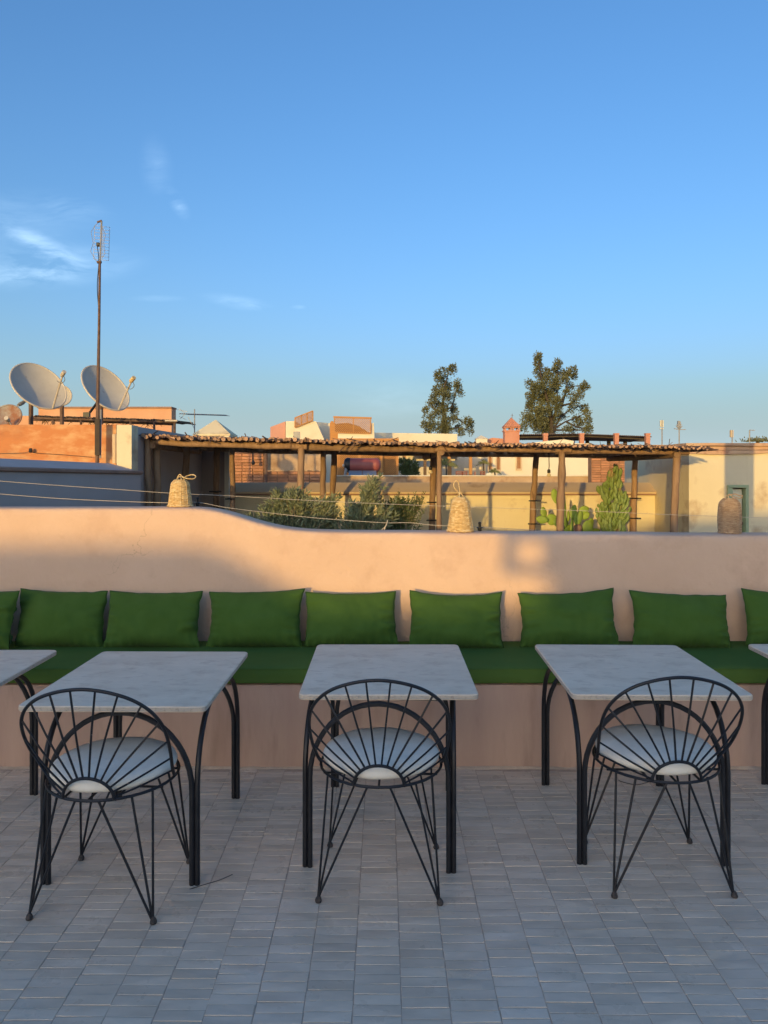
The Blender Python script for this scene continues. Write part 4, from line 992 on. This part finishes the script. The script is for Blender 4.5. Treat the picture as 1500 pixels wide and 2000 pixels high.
root = thing('myrtle_bush', 'dense darker green bush with fine leaves, rightmost of the bushes behind the wall', 'bush', (X_(775, 8.5), 8.5, 0))
shrub(root, (X_(775, 8.5), 8.5, 0, .2), [(775, 1010, 34, 26, 120), (760, 990, 20, 18, 40), (795, 990, 22, 16, 40), (815, 980, 10, 16, 16), (775, 1030, 34, 16, 60), (780, 975, 12, 12, 14)], m_leaf2, leaf=(.045, .012), seed=31, Y=8.5, per=28, upright=.5)
Y = 30
root = thing('dark_shrub', 'dark green shrub under the timber pergola beside the lattice screen', 'bush', (X_(797, Y), Y, 0))
shrub(root, (X_(797, Y), Y, 0, .2), [(797, 912, 16, 14, 60), (785, 905, 8, 12, 18), (812, 915, 9, 12, 20), (797, 925, 16, 8, 40)], m_leaf2, leaf=(.16, .05), seed=41, Y=Y, stems=6, per=12)

# prickly pear ------------------------------------------------------
root = thing('prickly_pear', 'prickly pear cactus with flat round green pads against the tan wall', 'cactus', (X_(1110, 11.2), 11.2, 0))
def pad(cu, cv, rw, rh, ang, yaw, Y=11.15, m=m_pad, th=.022):
    b = MB(); c = P(cu, cv, Y) - root.location; k = Y / F
    Mx = Matrix.Translation(c) @ Matrix.Rotation(R(yaw), 4, 'Z') @ Matrix.Rotation(R(ang), 4, 'Y')
    n, mm = 18, 8; vs = []
    for i in range(mm + 1):
        ph = PI * i / mm
        for j in range(n):
            a = 2 * PI * j / n; t = math.sin(ph)
            # egg outline in xz, thin in y
            x = math.cos(a) * t * rw * k * 1.1; z = math.sin(a) * t * rh * k * 1.12; x *= 1 - .18 * (-math.sin(a) * t if math.sin(a) < 0 else 0)
            vs.append(Mx @ Vector((x, -math.cos(ph) * th, z)))
    b.add(vs, [(i*n+j, i*n+(j+1)%n, (i+1)*n+(j+1)%n, (i+1)*n+j) for i in range(mm) for j in range(n)])
    b.build('pad', m, root, smooth=True)
for p_ in ((1084, 969, 7.5, 13.5, -14, 20), (1102, 992, 7, 20, -10, 55), (1062, 1002, 6.5, 11, -14, 20), (1059, 1015, 12, 7, 8, 10), (1078, 1015, 12, 10, 20, 15), (1088, 1020, 9, 8, 10, 30), (1120, 1000, 6.5, 13, 12, 15), (1140, 997, 11, 8, -15, 15), (1132, 1012, 7, 14, 18, 35), (1144, 1008, 9, 6, -35, 10),
           (1126, 1013, 7, 12, 8, 40), (1103, 1018, 5, 14, -25, 60), (1110, 1008, 4, 10, 10, 70), (1106, 1024, 6, 12, -10, 50), (1117, 1026, 5, 14, 20, 55), (1148, 1030, 11, 13, 12, 15), (1103, 1036, 9, 5, -5, 15), (1164, 1036, 9, 4, 5, 15), (1154, 1022, 8, 10, 25, 40), (1112, 1045, 12, 18, 0, 30), (1140, 1048, 14, 16, 0, 10)):
    pad(*p_, Y=11.0 + random.uniform(-.1, .2))
b = MB(); b.lathe([(.03, -.05), (.06, 0), (.055, .06), (0, .09)], 10, mat=Matrix.Translation(P(1129, 1034, 10.9) - root.location)); b.tube([(0, 0, -.45), (.05, 0, .3), P(1118, 1040, 11.1) - root.location], .07, 8); b.build('trunk', m_coping, root, smooth=True)
# column cactus
root = thing('column_cactus', 'tall bushy candelabra cactus of many upright green fingers before the right posts', 'cactus', (X_(1200, 10.9), 10.9, 0))
rg = random.Random(12); idx = 0
def outl(v):  # left, right limits by height
    return interp(v, [(905, 1188), (912, 1185), (932, 1187), (938, 1180), (941, 1164), (952, 1165), (962, 1174), (976, 1178), (984, 1162), (1000, 1163), (1014, 1170), (1045, 1180)]), interp(v, [(905, 1206), (914, 1215), (928, 1213), (935, 1220), (955, 1222), (962, 1227), (985, 1235), (1005, 1231), (1025, 1224), (1045, 1222)])
for k in range(230):
    v = 906 + (k / 230) ** .8 * 128 + rg.uniform(-3, 3); l, r_ = outl(v); u = rg.uniform(l + 2, r_ - 2); dpt = math.sqrt(max(0, 1 - ((u - (l + r_) / 2) / ((r_ - l) / 2)) ** 2)) * .22
    y = 10.95 + rg.uniform(-1, .5) * dpt; tp = P(u, v, y) - root.location; ln = rg.uniform(.07, .15)
    cu = 1202; dx = (u - cu) / F * y; bt = tp + Vector((-dx * .25 - rg.uniform(-.035, .035), rg.uniform(0, .06), -ln)); mid = tp.lerp(bt, .5) + Vector((dx * .10, 0, 0))
    b = MB(); n_ = 5; r0 = rg.uniform(.019, .030)
    pts = catmull([bt, mid, tp], 3); b.tube(pts, [r0 * .75, r0 * .9, r0, r0 * 1.06, r0, r0 * .8, r0 * .35][:len(pts)], n_)
    b.build('branch', m_euph, root)
b = MB()
for k in range(7): b.tube([(rg.uniform(-.05, .05), 0, -.45), (rg.uniform(-.12, .1), 0, .4), P(1180 + k * 7, 1005, 10.98) - root.location], [.05, .035, .028], 6)
b.build('trunk', m_euph, root)

# ------------------------------------------------------------------ reed-pole pergola
root = thing('pole_pergola', 'long rustic pergola of rough wooden poles with a roof of laid branches', 'pergola', (0, 9, 0))
PY = 9.0
def roofv(u): return interp(u, [(270, 850.5), (330, 854), (440, 857), (600, 861), (750, 864.5), (900, 868), (1100, 870.5), (1380, 875.5)])
def beamv(u): return interp(u, [(270, 861), (330, 864.5), (440, 868.5), (600, 872), (900, 876.5), (1100, 878), (1380, 881)])
rg = random.Random(77)
def bent(p0, p1, r0, r1, n=6, amp=.02, seg=6):
    p0, p1 = Vector(p0), Vector(p1); pts = []; rs = []
    ax, az = rg.uniform(-1, 1), rg.uniform(-1, 1)
    for i in range(seg + 1):
        t = i / seg; q = p0.lerp(p1, t); w_ = math.sin(PI * t); q += Vector((ax, az * .3, 0)) * amp * w_ + Vector((rg.uniform(-1, 1), rg.uniform(-1, 1), 0)) * amp * .15
        pts.append(q); rs.append((r0 + (r1 - r0) * t) * rg.uniform(.90, 1.08) * (1.12 if rg.random() < .12 else 1))
    return pts, rs
u = 279
while u < 1381:
    v = roofv(u) ; small = 1 if u < 880 else interp(u, [(880, 1), (1000, .75), (1380, .62)])
    r = rg.uniform(.017, .027) * small; front = 8.86 + rg.uniform(-.12, .06) if u < 820 else 8.78 + rg.uniform(-.2, .16)
    p0 = P(u, v + rg.uniform(-2.4, 2.2), front); xe = p0.x + rg.uniform(-.12, .12) + (.25 if u > 850 else 0); xe = min(xe, 4.3)
    zs = Z_(roofv(u), 9) ; p1 = Vector((xe, 12.1 + rg.uniform(-.1, .1), zs - .03 + rg.uniform(-.02, .02))); p0.z = p0.z
    pts = [p0 - root.location, p0.lerp(p1, .35) + Vector((rg.uniform(-.03, .03), 0, rg.uniform(-.01, .015))) - root.location, p0.lerp(p1, .7) + Vector((rg.uniform(-.03, .03), 0, rg.uniform(-.01, .01))) - root.location, p1 - root.location]
    b = MB(); b.tube(pts, [r, r * .98, r * .9, r * .8], 7)
    o = b.build('roof_pole', m_log, root, smooth=True); o.data.materials.append(m_logend)
    for p in o.data.polygons:
        if len(p.vertices) == 7: p.material_index = 1
    u += (r * 2 / 9 * F) * rg.uniform(.62, .98)
npoles = sum(1 for o in root.children)
# broken bits, twigs and bark between the poles
b = MB()
for k in range(420):
    u = rg.uniform(275, 1378); c = P(u, roofv(u) + rg.uniform(-3.5, 3.5), 8.82 + rg.uniform(-.05, .3)) - root.location
    d = Vector((rg.uniform(-1, 1), rg.uniform(-1.2, .3), rg.uniform(-.25, .22))).normalized() * rg.uniform(.04, .16); b.tube([c, c + d], rg.uniform(.003, .009), 4)
b.build('loose_twigs', m_log, root, kind='stuff')
# dense layer of fine sticks that closes the roof
b = MB()
for k in range(520):
    x = rg.uniform(-2.8, 4.1); y0 = rg.uniform(8.95, 10.5); uu = U0 + x / 9 * F; z = Z_(roofv(uu), 9) - .005 + rg.uniform(-.012, .02)
    b.tube([(x, y0 - 9, z), (x + rg.uniform(-.15, .15), y0 + 1.7 - 9, z - .01)], .014, 4)
b.build('roof_fill', m_log, root, kind='stuff')
def beam(pts, r, name='beam'):
    b = MB(); P2 = []; rs = []
    for i in range(len(pts)): P2.append(Vector(pts[i]) - root.location); rs.append(r * rg.uniform(.85, 1.12))
    b.tube(P2, rs, 9); b.build(name, m_wood, root, smooth=True)
# front beam made of overlapping lengths
segs = [(272, 600), (570, 880), (850, 1115), (1085, 1345)]
for i, (a, c) in enumerate(segs):
    beam([P(a + (c - a) * k / 8, beamv(a + (c - a) * k / 8) + rg.uniform(-.8, .8) + (1.5 if i % 2 else 0), PY + (.06 if i % 2 else 0)) for k in range(9)], .044)
for i, (a, c) in enumerate([(-2.84, -.4), (-.6, 1.6), (1.4, 4.25)]):
    beam([(a + (c - a) * k / 6, 11.45 + .05 * i, Z_(beamv(U0 + (a + (c - a) * k / 6) / 9 * F), 9) - .01) for k in range(7)], .045)
for (uu) in (300, 862, 1320): 
    x = X_(uu, 9); beam([(x, 8.95, Z_(beamv(uu), 9) - .05), (x - .03, 10.2, Z_(beamv(uu), 9) - .06), (x - .06, 11.5, Z_(beamv(uu), 9) - .07)], .04)
def post(u, v0, Y, r, ub=None, rings=(), lean=0):
    top = P(u, v0, Y); bot = Vector((top.x + lean, Y, -.45)); pts, rs = bent(bot - root.location, top - root.location, r * 1.1, r * .92, amp=.035, seg=16)
    b = MB(); b.tube(pts, rs, 10); o = b.build('post', m_wood, root, smooth=True)
    for v in rings:
        z = Z_(v, Y); t = (z + .45) / (top.z + .45); c = (bot - root.location).lerp(top - root.location, t)
        q = MB(); q.loop([(c.x + r * 1.5 * math.cos(2*PI*k/16) - .02, c.y + r * 1.5 * math.sin(2*PI*k/16), z) for k in range(16)], .008, 5); q.tube([(c.x - r * 2.2, c.y - r, z), (c.x + r * 1.6, c.y - r * 1.3, z)], .010, 5); q.build('tie_ring', m_dark, o, smooth=True)
post(288, 858, 8.95, .034, lean=-.03)
post(306, 866, 9.2, .046)
post(365, 868, 10.2, .05)
post(424, 872, 10.9, .048, rings=(960,))
post(453, 874, 10.0, .036, rings=(974,), lean=-.02)
post(588, 866, 9.0, .045, lean=-.01)
post(631, 876, 9.9, .042)
post(653, 881, 11.4, .048, lean=-.03)
post(858, 876, 9.0, .034, lean=-.03)
post(848, 882, 11.4, .052, rings=(981, 1016), lean=-.02)
post(1098, 878, 9.0, .045, lean=-.06)
post(1048, 886, 11.4, .048, rings=(978, 1023), lean=-.08)
post(1323, 880, 9.0, .047, lean=-.03)
post(1241, 886, 11.4, .048, rings=(973, 1012), lean=-.03)
# hanging bulbs
for (u, v0, v1, Yb, lab) in ((841, 884, 925, 10, 'bare bulb on a dark cord left of the double pergola post'), (1072, 884, 931, 10, 'bare bulb on a dark cord hanging between two pergola posts, before the white house')):
    rt = thing('hanging_bulb', lab, 'light bulb', P(u, v1, Yb), 0, 'bare bulbs hanging under the pergola'); k = Yb / F
    b = MB(); b.tube([(0, 0, (v1 - v0) * k), (.004, 0, 20 * k), (0, 0, 14 * k)], .006, 5); b.build('cord', m_dark, rt)
    b = MB(); b.lathe([(.012, 14.5 * k), (.022, 13 * k), (.022, 8 * k), (.018, 7 * k)], 10); b.build('socket', m_dark, rt, smooth=True)
    b = MB(); b.lathe([(.014, 7 * k), (.022, 4.5 * k), (.03, 2 * k), (.024, .6 * k), (0, 0)], 12); b.build('bulb', m_glassb, rt, smooth=True)

# ------------------------------------------------------------------ far skyline
# brick chimney tower
root = thing('brick_tower', 'small terracotta chimney tower with tiled pyramid roof above the reed roof', 'tower', (X_(1000, 43), 43, 0)); Y = 43
b = MB(); b.blk(986, 1014.5, 843, 905, Y, .68); o = b.build('shaft', m_terracotta, root); loc(root, o)
b = MB(); b.box((X_(984.5, Y), Y - .04, Z_(843, Y)), (X_(1016, Y), Y + .72, Z_(840.5, Y))); b.box((X_(984.5, Y), Y - .04, Z_(835.6, Y)), (X_(1016.5, Y), Y + .72, Z_(833.6, Y)))
for (a, c) in ((986, 988.5), (997, 999.5), (1001.5, 1004), (1012, 1014.5)): b.box((X_(a, Y), Y, Z_(840.5, Y)), (X_(c, Y), Y + .08, Z_(835.6, Y))); b.box((X_(a, Y), Y + .6, Z_(840.5, Y)), (X_(c, Y), Y + .68, Z_(835.6, Y)))
o = b.build('belfry', m_terracotta, root); loc(root, o)
b = MB(); x0, x1 = X_(984, Y), X_(1017, Y)
for k in range(7):
    t0, t1 = k / 7, (k + 1) / 7; hw0, hw1 = (x1 - x0) / 2 * (1 - t0 * .97), (x1 - x0) / 2 * (1 - t1 * .97) ; xc = (x0 + x1) / 2; yc = Y + .34; za, zb = Z_(833.5, Y) + (Z_(815, Y) - Z_(833.5, Y)) * t0, Z_(833.5, Y) + (Z_(815, Y) - Z_(833.5, Y)) * t1
    b.add([(xc-hw0,yc-hw0,za),(xc+hw0,yc-hw0,za),(xc+hw0,yc+hw0,za),(xc-hw0,yc+hw0,za),(xc-hw1-.01,yc-hw1-.01,zb),(xc+hw1+.01,yc-hw1-.01,zb),(xc+hw1+.01,yc+hw1+.01,zb),(xc-hw1-.01,yc+hw1+.01,zb)], [(0,3,2,1),(4,5,6,7),(0,1,5,4),(1,2,6,5),(2,3,7,6),(3,0,4,7)])
    for q in range(max(1, 7 - k)):
        xx = xc - hw0 + (q + .5) * 2 * hw0 / max(1, 7 - k); b.tube([(xx, yc - hw0 - .015, za + .01), (xc + (xx - xc) * hw1 / hw0, yc - hw1 - .015, zb)], .028, 5)
o = b.build('roof', m_terracotta, root); loc(root, o)
b = MB(); b.tube([P(1000.3, 816, Y + .34), P(1000.3, 808, Y + .34)], .015, 5); b.tube([P(997, 812, Y + .34), P(1003, 811, Y + .34)], .01, 4); o = b.build('finial', m_steel, root); loc(root, o)
b = MB(); b.prism([(X_(u, 44), Z_(v, 44)) for u, v in ((952, 900), (952, 858), (965, 854), (986, 856), (986, 900))], 44.6, 45); tag(b.build('low_roof', m_terracotta), 'low terracotta roof just left of the chimney tower', 'roof')
root = thing('white_turret', 'tiny white pyramid topped turret left of the chimney tower', 'turret', (X_(941, 43.5), 43.5, 0))
b = MB(); b.blk(930, 952, 857, 905, 43.5, .6); o = b.build('shaft', m_white, root); loc(root, o)
b = MB(); b.pyr(X_(928, 43.5), X_(954, 43.5), 43.45, 44.15, Z_(857, 43.5) + .002, Z_(850, 43.5), .05); o = b.build('pyramid', m_white, root); loc(root, o)
# corrugated canopy
root = thing('corrugated_canopy', 'dark corrugated iron canopy on brick piers, right of the chimney tower', 'canopy', (X_(1140, 43), 43, 0)); Y = 43
b = MB(); n = 240; vs = []
for i in range(n + 1):
    u = 1016 + 255 * i / n; zc_ = Z_(interp(u, [(1016, 848.5), (1120, 847), (1271, 852.5)]), Y) + .022 * math.sin(i * 1.7)
    vs += [(X_(u, Y), Y - .2, zc_), (X_(u, Y) , Y + 3.5, zc_ - .16), (X_(u, Y), Y - .2, zc_ - .03), (X_(u, Y), Y + 3.5, zc_ - .2)]
b.add(vs, [(i*4, i*4+4, i*4+5, i*4+1) for i in range(n)] + [(i*4+2, i*4+3, i*4+7, i*4+6) for i in range(n)] + [(i*4, i*4+2, i*4+6, i*4+4) for i in range(n)]); o = b.build('roof_sheet', m_roofm, root); loc(root, o)
for pts_, r_ in (([P(1016, 854, Y + .1), P(1140, 852, Y + .1), P(1270, 858, Y + .1)], .06), ([P(1016, 857, Y + 3.2), P(1268, 861, Y + 3.2)], .09)):
    b = MB(); b.tube(pts_, r_, 4); o = b.build('beam', m_bark, root); loc(root, o)
for u in (1066, 1137, 1205, 1266):
    b = MB(); b.blk(u - 4, u + 4, 848 if u > 1100 else 850, 905, Y - .5, .28); b.box((X_(u - 4.6, Y - .5), Y - .53, Z_(849 if u > 1100 else 851, Y - .5)), (X_(u + 4.6, Y - .5), Y - .19, Z_(846, Y - .5))); o = b.build('pier', m_terracotta, root); loc(root, o)
for u in (1095, 1148, 1190, 1222):
    b = MB(); b.blk(u - 3, u + 3, 856, 905, Y + 2.6, .2); o = b.build('pier', m_bark, root); loc(root, o)
# town far beyond, so that no gap shows the empty horizon
rg = random.Random(8)
m_town = [mat('town_wall_%s' % nme, c, tuple(x * .85 for x in c), scale=.3, rough=.9) for nme, c in (('ochre', (.55, .36, .22)), ('pale', (.66, .52, .38)), ('rose', (.52, .30, .21)))]
spec = [(-300, 60, 868, 60), (60, 300, 872, 70), (300, 470, 870, 75), (470, 600, 872, 62), (600, 760, 871, 70), (760, 900, 874, 80), (895, 960, 867, 65), (960, 1100, 872, 60), (1100, 1300, 870, 66), (1290, 1480, 870, 75), (1480, 1800, 868, 60)]
names = ['beyond the left edge', 'behind the salmon building', 'behind the pyramid cap', 'behind the rough brick wall', 'behind the lattice screens', 'behind the timber pergola', 'left of the chimney tower', 'behind the white house', 'behind the corrugated canopy', 'behind the cream building with the door', 'past the right edge']
for k, (a, c, v, Y) in enumerate(spec):
    root = thing('town_house', 'distant flat roofed house hidden mostly %s' % names[k], 'house', (X_((a + c) / 2, Y), Y, 0), 0, 'distant town houses'); b = MB(); b.blk(a, c, v, 1000, Y, 8); o = b.build('wall', m_town[k % 3], root); loc(root, o)
    b = MB(); b.box((X_(a, Y) - .1, Y - .1, Z_(v, Y) + .003), (X_(c, Y) + .1, Y + .3, Z_(v - 1.2, Y))); o = b.build('parapet', m_town[(k + 1) % 3], root); loc(root, o)

# phone masts
def mast(u, vt, lab, kind, Y=85):
    root = thing('phone_mast', lab, 'mast', P(u, 868, Y), 0, 'telephone masts on the right horizon'); A = lambda uu, v: P(uu, v, Y) - root.location
    b = MB(); b.tube([A(u, 872), A(u, vt)], .07, 6); b.build('pole', m_galv, root)
    if kind == 'panels':
        b = MB(); [b.box(tuple(A(u + d - 1.1, vt + 14)), tuple(A(u + d + 1.1, vt + 1) + Vector((0, .2, 0)))) for d in (-2.2, 2.2)]; b.box(tuple(A(u - 3.5, vt + 18)), tuple(A(u + 3.5, vt + 16.5) + Vector((0, .3, 0)))); b.build('panel', m_door, root)
    elif kind == 'tree':
        b = MB(); [b.tube([A(u, vt + 17), A(u + dx, vt + dy)], .06, 4) for dx, dy in ((-4, 6), (4, 6), (-2, 3), (2.5, 2), (-10, 15), (13, 17), (-6, 9), (6, 10))]; b.box(tuple(A(u - 2, vt + 12)), tuple(A(u + 2, vt) + Vector((0, .3, 0)))); b.build('aerials', m_galv, root)
    elif kind == 'small': b = MB(); b.box(tuple(A(u - 2.6, vt + 14)), tuple(A(u + 2.6, vt) + Vector((0, .3, 0)))); b.build('panel', m_tan, root)
    else: b = MB(); b.tube([A(u, vt), A(u + 10, vt + .5)], .06, 4); b.build('arm', m_galv, root)
mast(1293, 820, 'slim phone mast with two white panels, leftmost on the right horizon', 'panels')
mast(1326.5, 822, 'phone mast with spreading aerials, second on the right horizon', 'tree')
mast(1430, 840, 'short mast with a single box near the right edge', 'small')
mast(1464, 840, 'thin gallows shaped pole close to the right edge', 'arm')

# far trees -----------------------------------------------------------
def far_tree(lab, name, clumps, trunk, branches, Y, seed):
    rg = random.Random(seed); bx = 800 + trunk[0] / 3.75; root = thing(name, lab, 'tree', (X_(bx, Y), Y, -6)); rl = root.location
    q = lambda x, y, dy=0: P(800 + x / 3.75, 680 + y / 3.75, Y + dy)
    b = MB(); b.tube([Vector((rl.x, Y, -7)) - rl] + [q(x, y) - rl for x, y in trunk[1]], [.34, .24, .17, .11, .07, .04][:len(trunk[1]) + 1], 8)
    for br in branches: b.tube([q(x, y, (i * .4)) - rl for i, (x, y) in enumerate(br)], [.09, .065, .045, .03][:len(br)], 5)
    b.build('trunk', m_bark, root, smooth=True)
    b = MB()
    for (cx_, cy_, rx, rz) in clumps:
        dy = rg.uniform(-1.6, 1.6); c = q(cx_, cy_, dy) - rl; ax, az = rx / 3.75 / F * Y, rz / 3.75 / F * Y
        nsub = max(5, int(rx * rz / 112))
        for s in range(nsub):
            while True:
                o_ = Vector((rg.uniform(-1, 1), rg.uniform(-1, 1), rg.uniform(-1, 1)))
                if o_.length < 1: break
            sc_ = c + Vector((o_.x * ax * .85, o_.y * min(ax, 1.5), o_.z * az * .85)); sr = rg.uniform(.17, .36)
            for k in range(44):
                d = Vector((rg.gauss(0, 1), rg.gauss(0, 1), rg.gauss(0, 1))).normalized(); p = sc_ + Vector((d.x * sr, d.y * sr, d.z * sr * 1.25)) * rg.uniform(.4, 1)
                leafmesh(b, p, (d + Vector((0, 0, .5))).normalized(), rg.uniform(.10, .19), rg.uniform(.06, .10), rg)
    b.build('crown', m_leaf3, root)
T1 = [(305,160,32,40),(245,175,22,28),(200,205,18,22),(235,235,42,30),(265,285,46,38),(200,305,38,32),(350,285,32,38),(368,330,24,24),(235,345,56,36),(175,360,26,26),(300,360,30,26),(160,420,26,34),(205,410,40,26),(250,440,26,50),(312,440,30,30),(330,480,24,22),(145,505,40,20),(190,480,36,22),(115,560,28,24),(175,560,42,34),(255,545,42,50),(320,525,40,22),(350,575,22,28),(408,545,36,28),(440,600,18,26),(250,605,70,26),(115,453,9,8),(140,600,40,22),(375,615,12,14),(440,560,20,20)]
far_tree('slender cypress like tree on the skyline, the smaller left one of two', 'cypress_tree', T1, (250, [(252, 640), (255, 520), (245, 400), (255, 280), (285, 180)]), [[(255, 520), (330, 500), (400, 550)], [(250, 460), (310, 430), (345, 300)], [(250, 480), (180, 440), (150, 400)], [(252, 600), (350, 580), (430, 600)]], 62, 3)
T2 = [(940,65,17,26),(942,110,30,40),(945,170,24,44),(965,225,24,28),(1008,170,22,38),(1010,220,26,34),(1085,115,26,34),(1075,180,32,46),(1062,245,36,40),(1155,200,36,38),(1195,165,12,14),(1205,205,14,14),(1135,235,26,16),(885,265,34,24),(955,285,62,42),(1045,300,44,40),(905,345,46,52),(995,365,74,56),(880,425,42,44),(965,455,76,56),(1065,395,44,46),(1085,455,34,36),(860,515,40,42),(940,545,78,52),(1040,535,52,44),(835,585,22,26),(1178,285,34,18),(1150,330,22,14),(1225,350,40,24),(1280,275,28,32),(1250,300,18,16),(1190,435,20,24),(1265,430,40,22),(1302,480,20,30),(1225,525,24,14),(1262,545,42,22),(1305,530,22,18),(1150,590,30,20),(1190,605,20,12),(1280,598,34,18),(1312,590,16,12),(990,600,110,26),(1215,390,30,14),(1120,500,18,14)]
far_tree('broad multi stemmed cypress like tree with open right side, right of the chimney tower', 'cypress_tree', T2, (1040, [(1040, 640), (1035, 500), (1010, 380), (970, 250), (945, 100)]),
         [[(1050, 600), (1110, 500), (1190, 440), (1270, 420)], [(1045, 560), (1080, 400), (1085, 140)], [(1060, 590), (1140, 540), (1240, 500), (1300, 470)], [(1070, 470), (1130, 350), (1190, 280), (1280, 270)], [(1120, 420), (1200, 400), (1230, 350)], [(1040, 600), (1150, 600), (1280, 600)], [(1030, 560), (900, 450), (860, 420)], [(1110, 440), (1150, 300), (1160, 200)], [(1150, 540), (1230, 580), (1300, 590)]], 58, 5)
b = MB(); rg = random.Random(4)
root = thing('distant_tree', 'small distant tree top just above the right building roof', 'tree', P(1480, 866, 90))
c = Vector((0, 0, .1))
for k in range(260):
    d = Vector((rg.gauss(0, .9), rg.gauss(0, .4), abs(rg.gauss(0, .22)))); leafmesh(b, c + d, Vector((rg.uniform(-1, 1), 0, 1)).normalized(), .3, .15, rg)
b.build('crown', m_leaf3, root); b = MB(); b.tube([(0, 0, -4), (0, 0, .2)], .2, 6); b.build('trunk', m_bark, root)

# ------------------------------------------------------------------ rooftops added behind the camera, shaped to cast shade on the terrace
D0 = -18.0; TE = math.tan(R(SUN_EL)) * math.sqrt(1 + AZ * AZ)
def cast(x, z, yref=4.86): D = yref - D0; return (x - AZ * D, z + TE * D)
root = thing('shade_building', 'row of stepped rooftops added behind the viewpoint to shade the terrace', 'building', (-8, D0 - 1, 0))
def cpoly(pts, d=.35, base=None, name='shade_wall'):
    pl = [cast(*p) for p in pts]
    b = MB(); b.prism(pl, D0 - d, D0); o = b.build(name, m_tan, root); loc(root, o)
lowz = .80
cpoly([(-5, -9), (6, -9), (6, lowz), (-5, lowz)], name='wall')
cpoly([(-5, lowz - .01), (-.42, lowz - .01), (-.62, .90), (-.95, 1.08), (-1.12, 1.17), (-1.3, 1.205), (-5, 1.215)], .2)
cpoly([(1.06, lowz - .02), (6, lowz - .02), (6, 1.6), (3.1, 1.55), (3.1, 1.47), (1.75, 1.45), (1.70, 1.33), (1.06, 1.33)], .21)
FR = thing('shade_frame', 'added small square wooden trellis on a bracket behind the viewpoint, outside the photo', 'blocker', (-2.4, -9.0, 0)); yf = -9.0  # unseen frame, added to cast a holed shadow on the parapet
def fpt(x, z): D = 4.86 - yf; return (x - AZ * D, z + TE * D)
for a in ([(.77, 1.01), (2.2, 1.01), (2.2, 1.075), (.77, 1.075)], [(.77, 1.077), (.85, 1.077), (.85, 1.225), (.77, 1.225)], [(1.035, 1.077), (1.10, 1.077), (1.10, 1.225), (1.035, 1.225)], [(.77, 1.227), (1.10, 1.227), (1.10, 1.36), (.77, 1.36)], [(2.1, -1.2), (2.2, -1.2), (2.2, 1.005), (2.1, 1.005)]):
    b = MB(); b.prism([fpt(*p) for p in a], yf - .05, yf); o = b.build('bar', m_wood, FR); loc(FR, o)
# unseen pillar, added so its shadow falls beside the door
yp = 6.2; xa, xb = X_(1418, cy), X_(1473, cy); D = cy - yp
root = thing('shade_pillar', 'tall tan plastered pillar added past the right edge to cast a shadow beside the door', 'pillar', (xa - AZ * D, yp, -.45))
b = MB(); b.bbox((0, 0, 0), (xb - xa, .08, 3.6), .01); b.build('shaft', m_tan, root); b = MB(); b.bbox((-.05, -.05, 3.605), (xb - xa + .05, .13, 3.68), .01); b.build('cap', m_tan, root)
print('roof poles', npoles, 'objects', len(COL.objects))
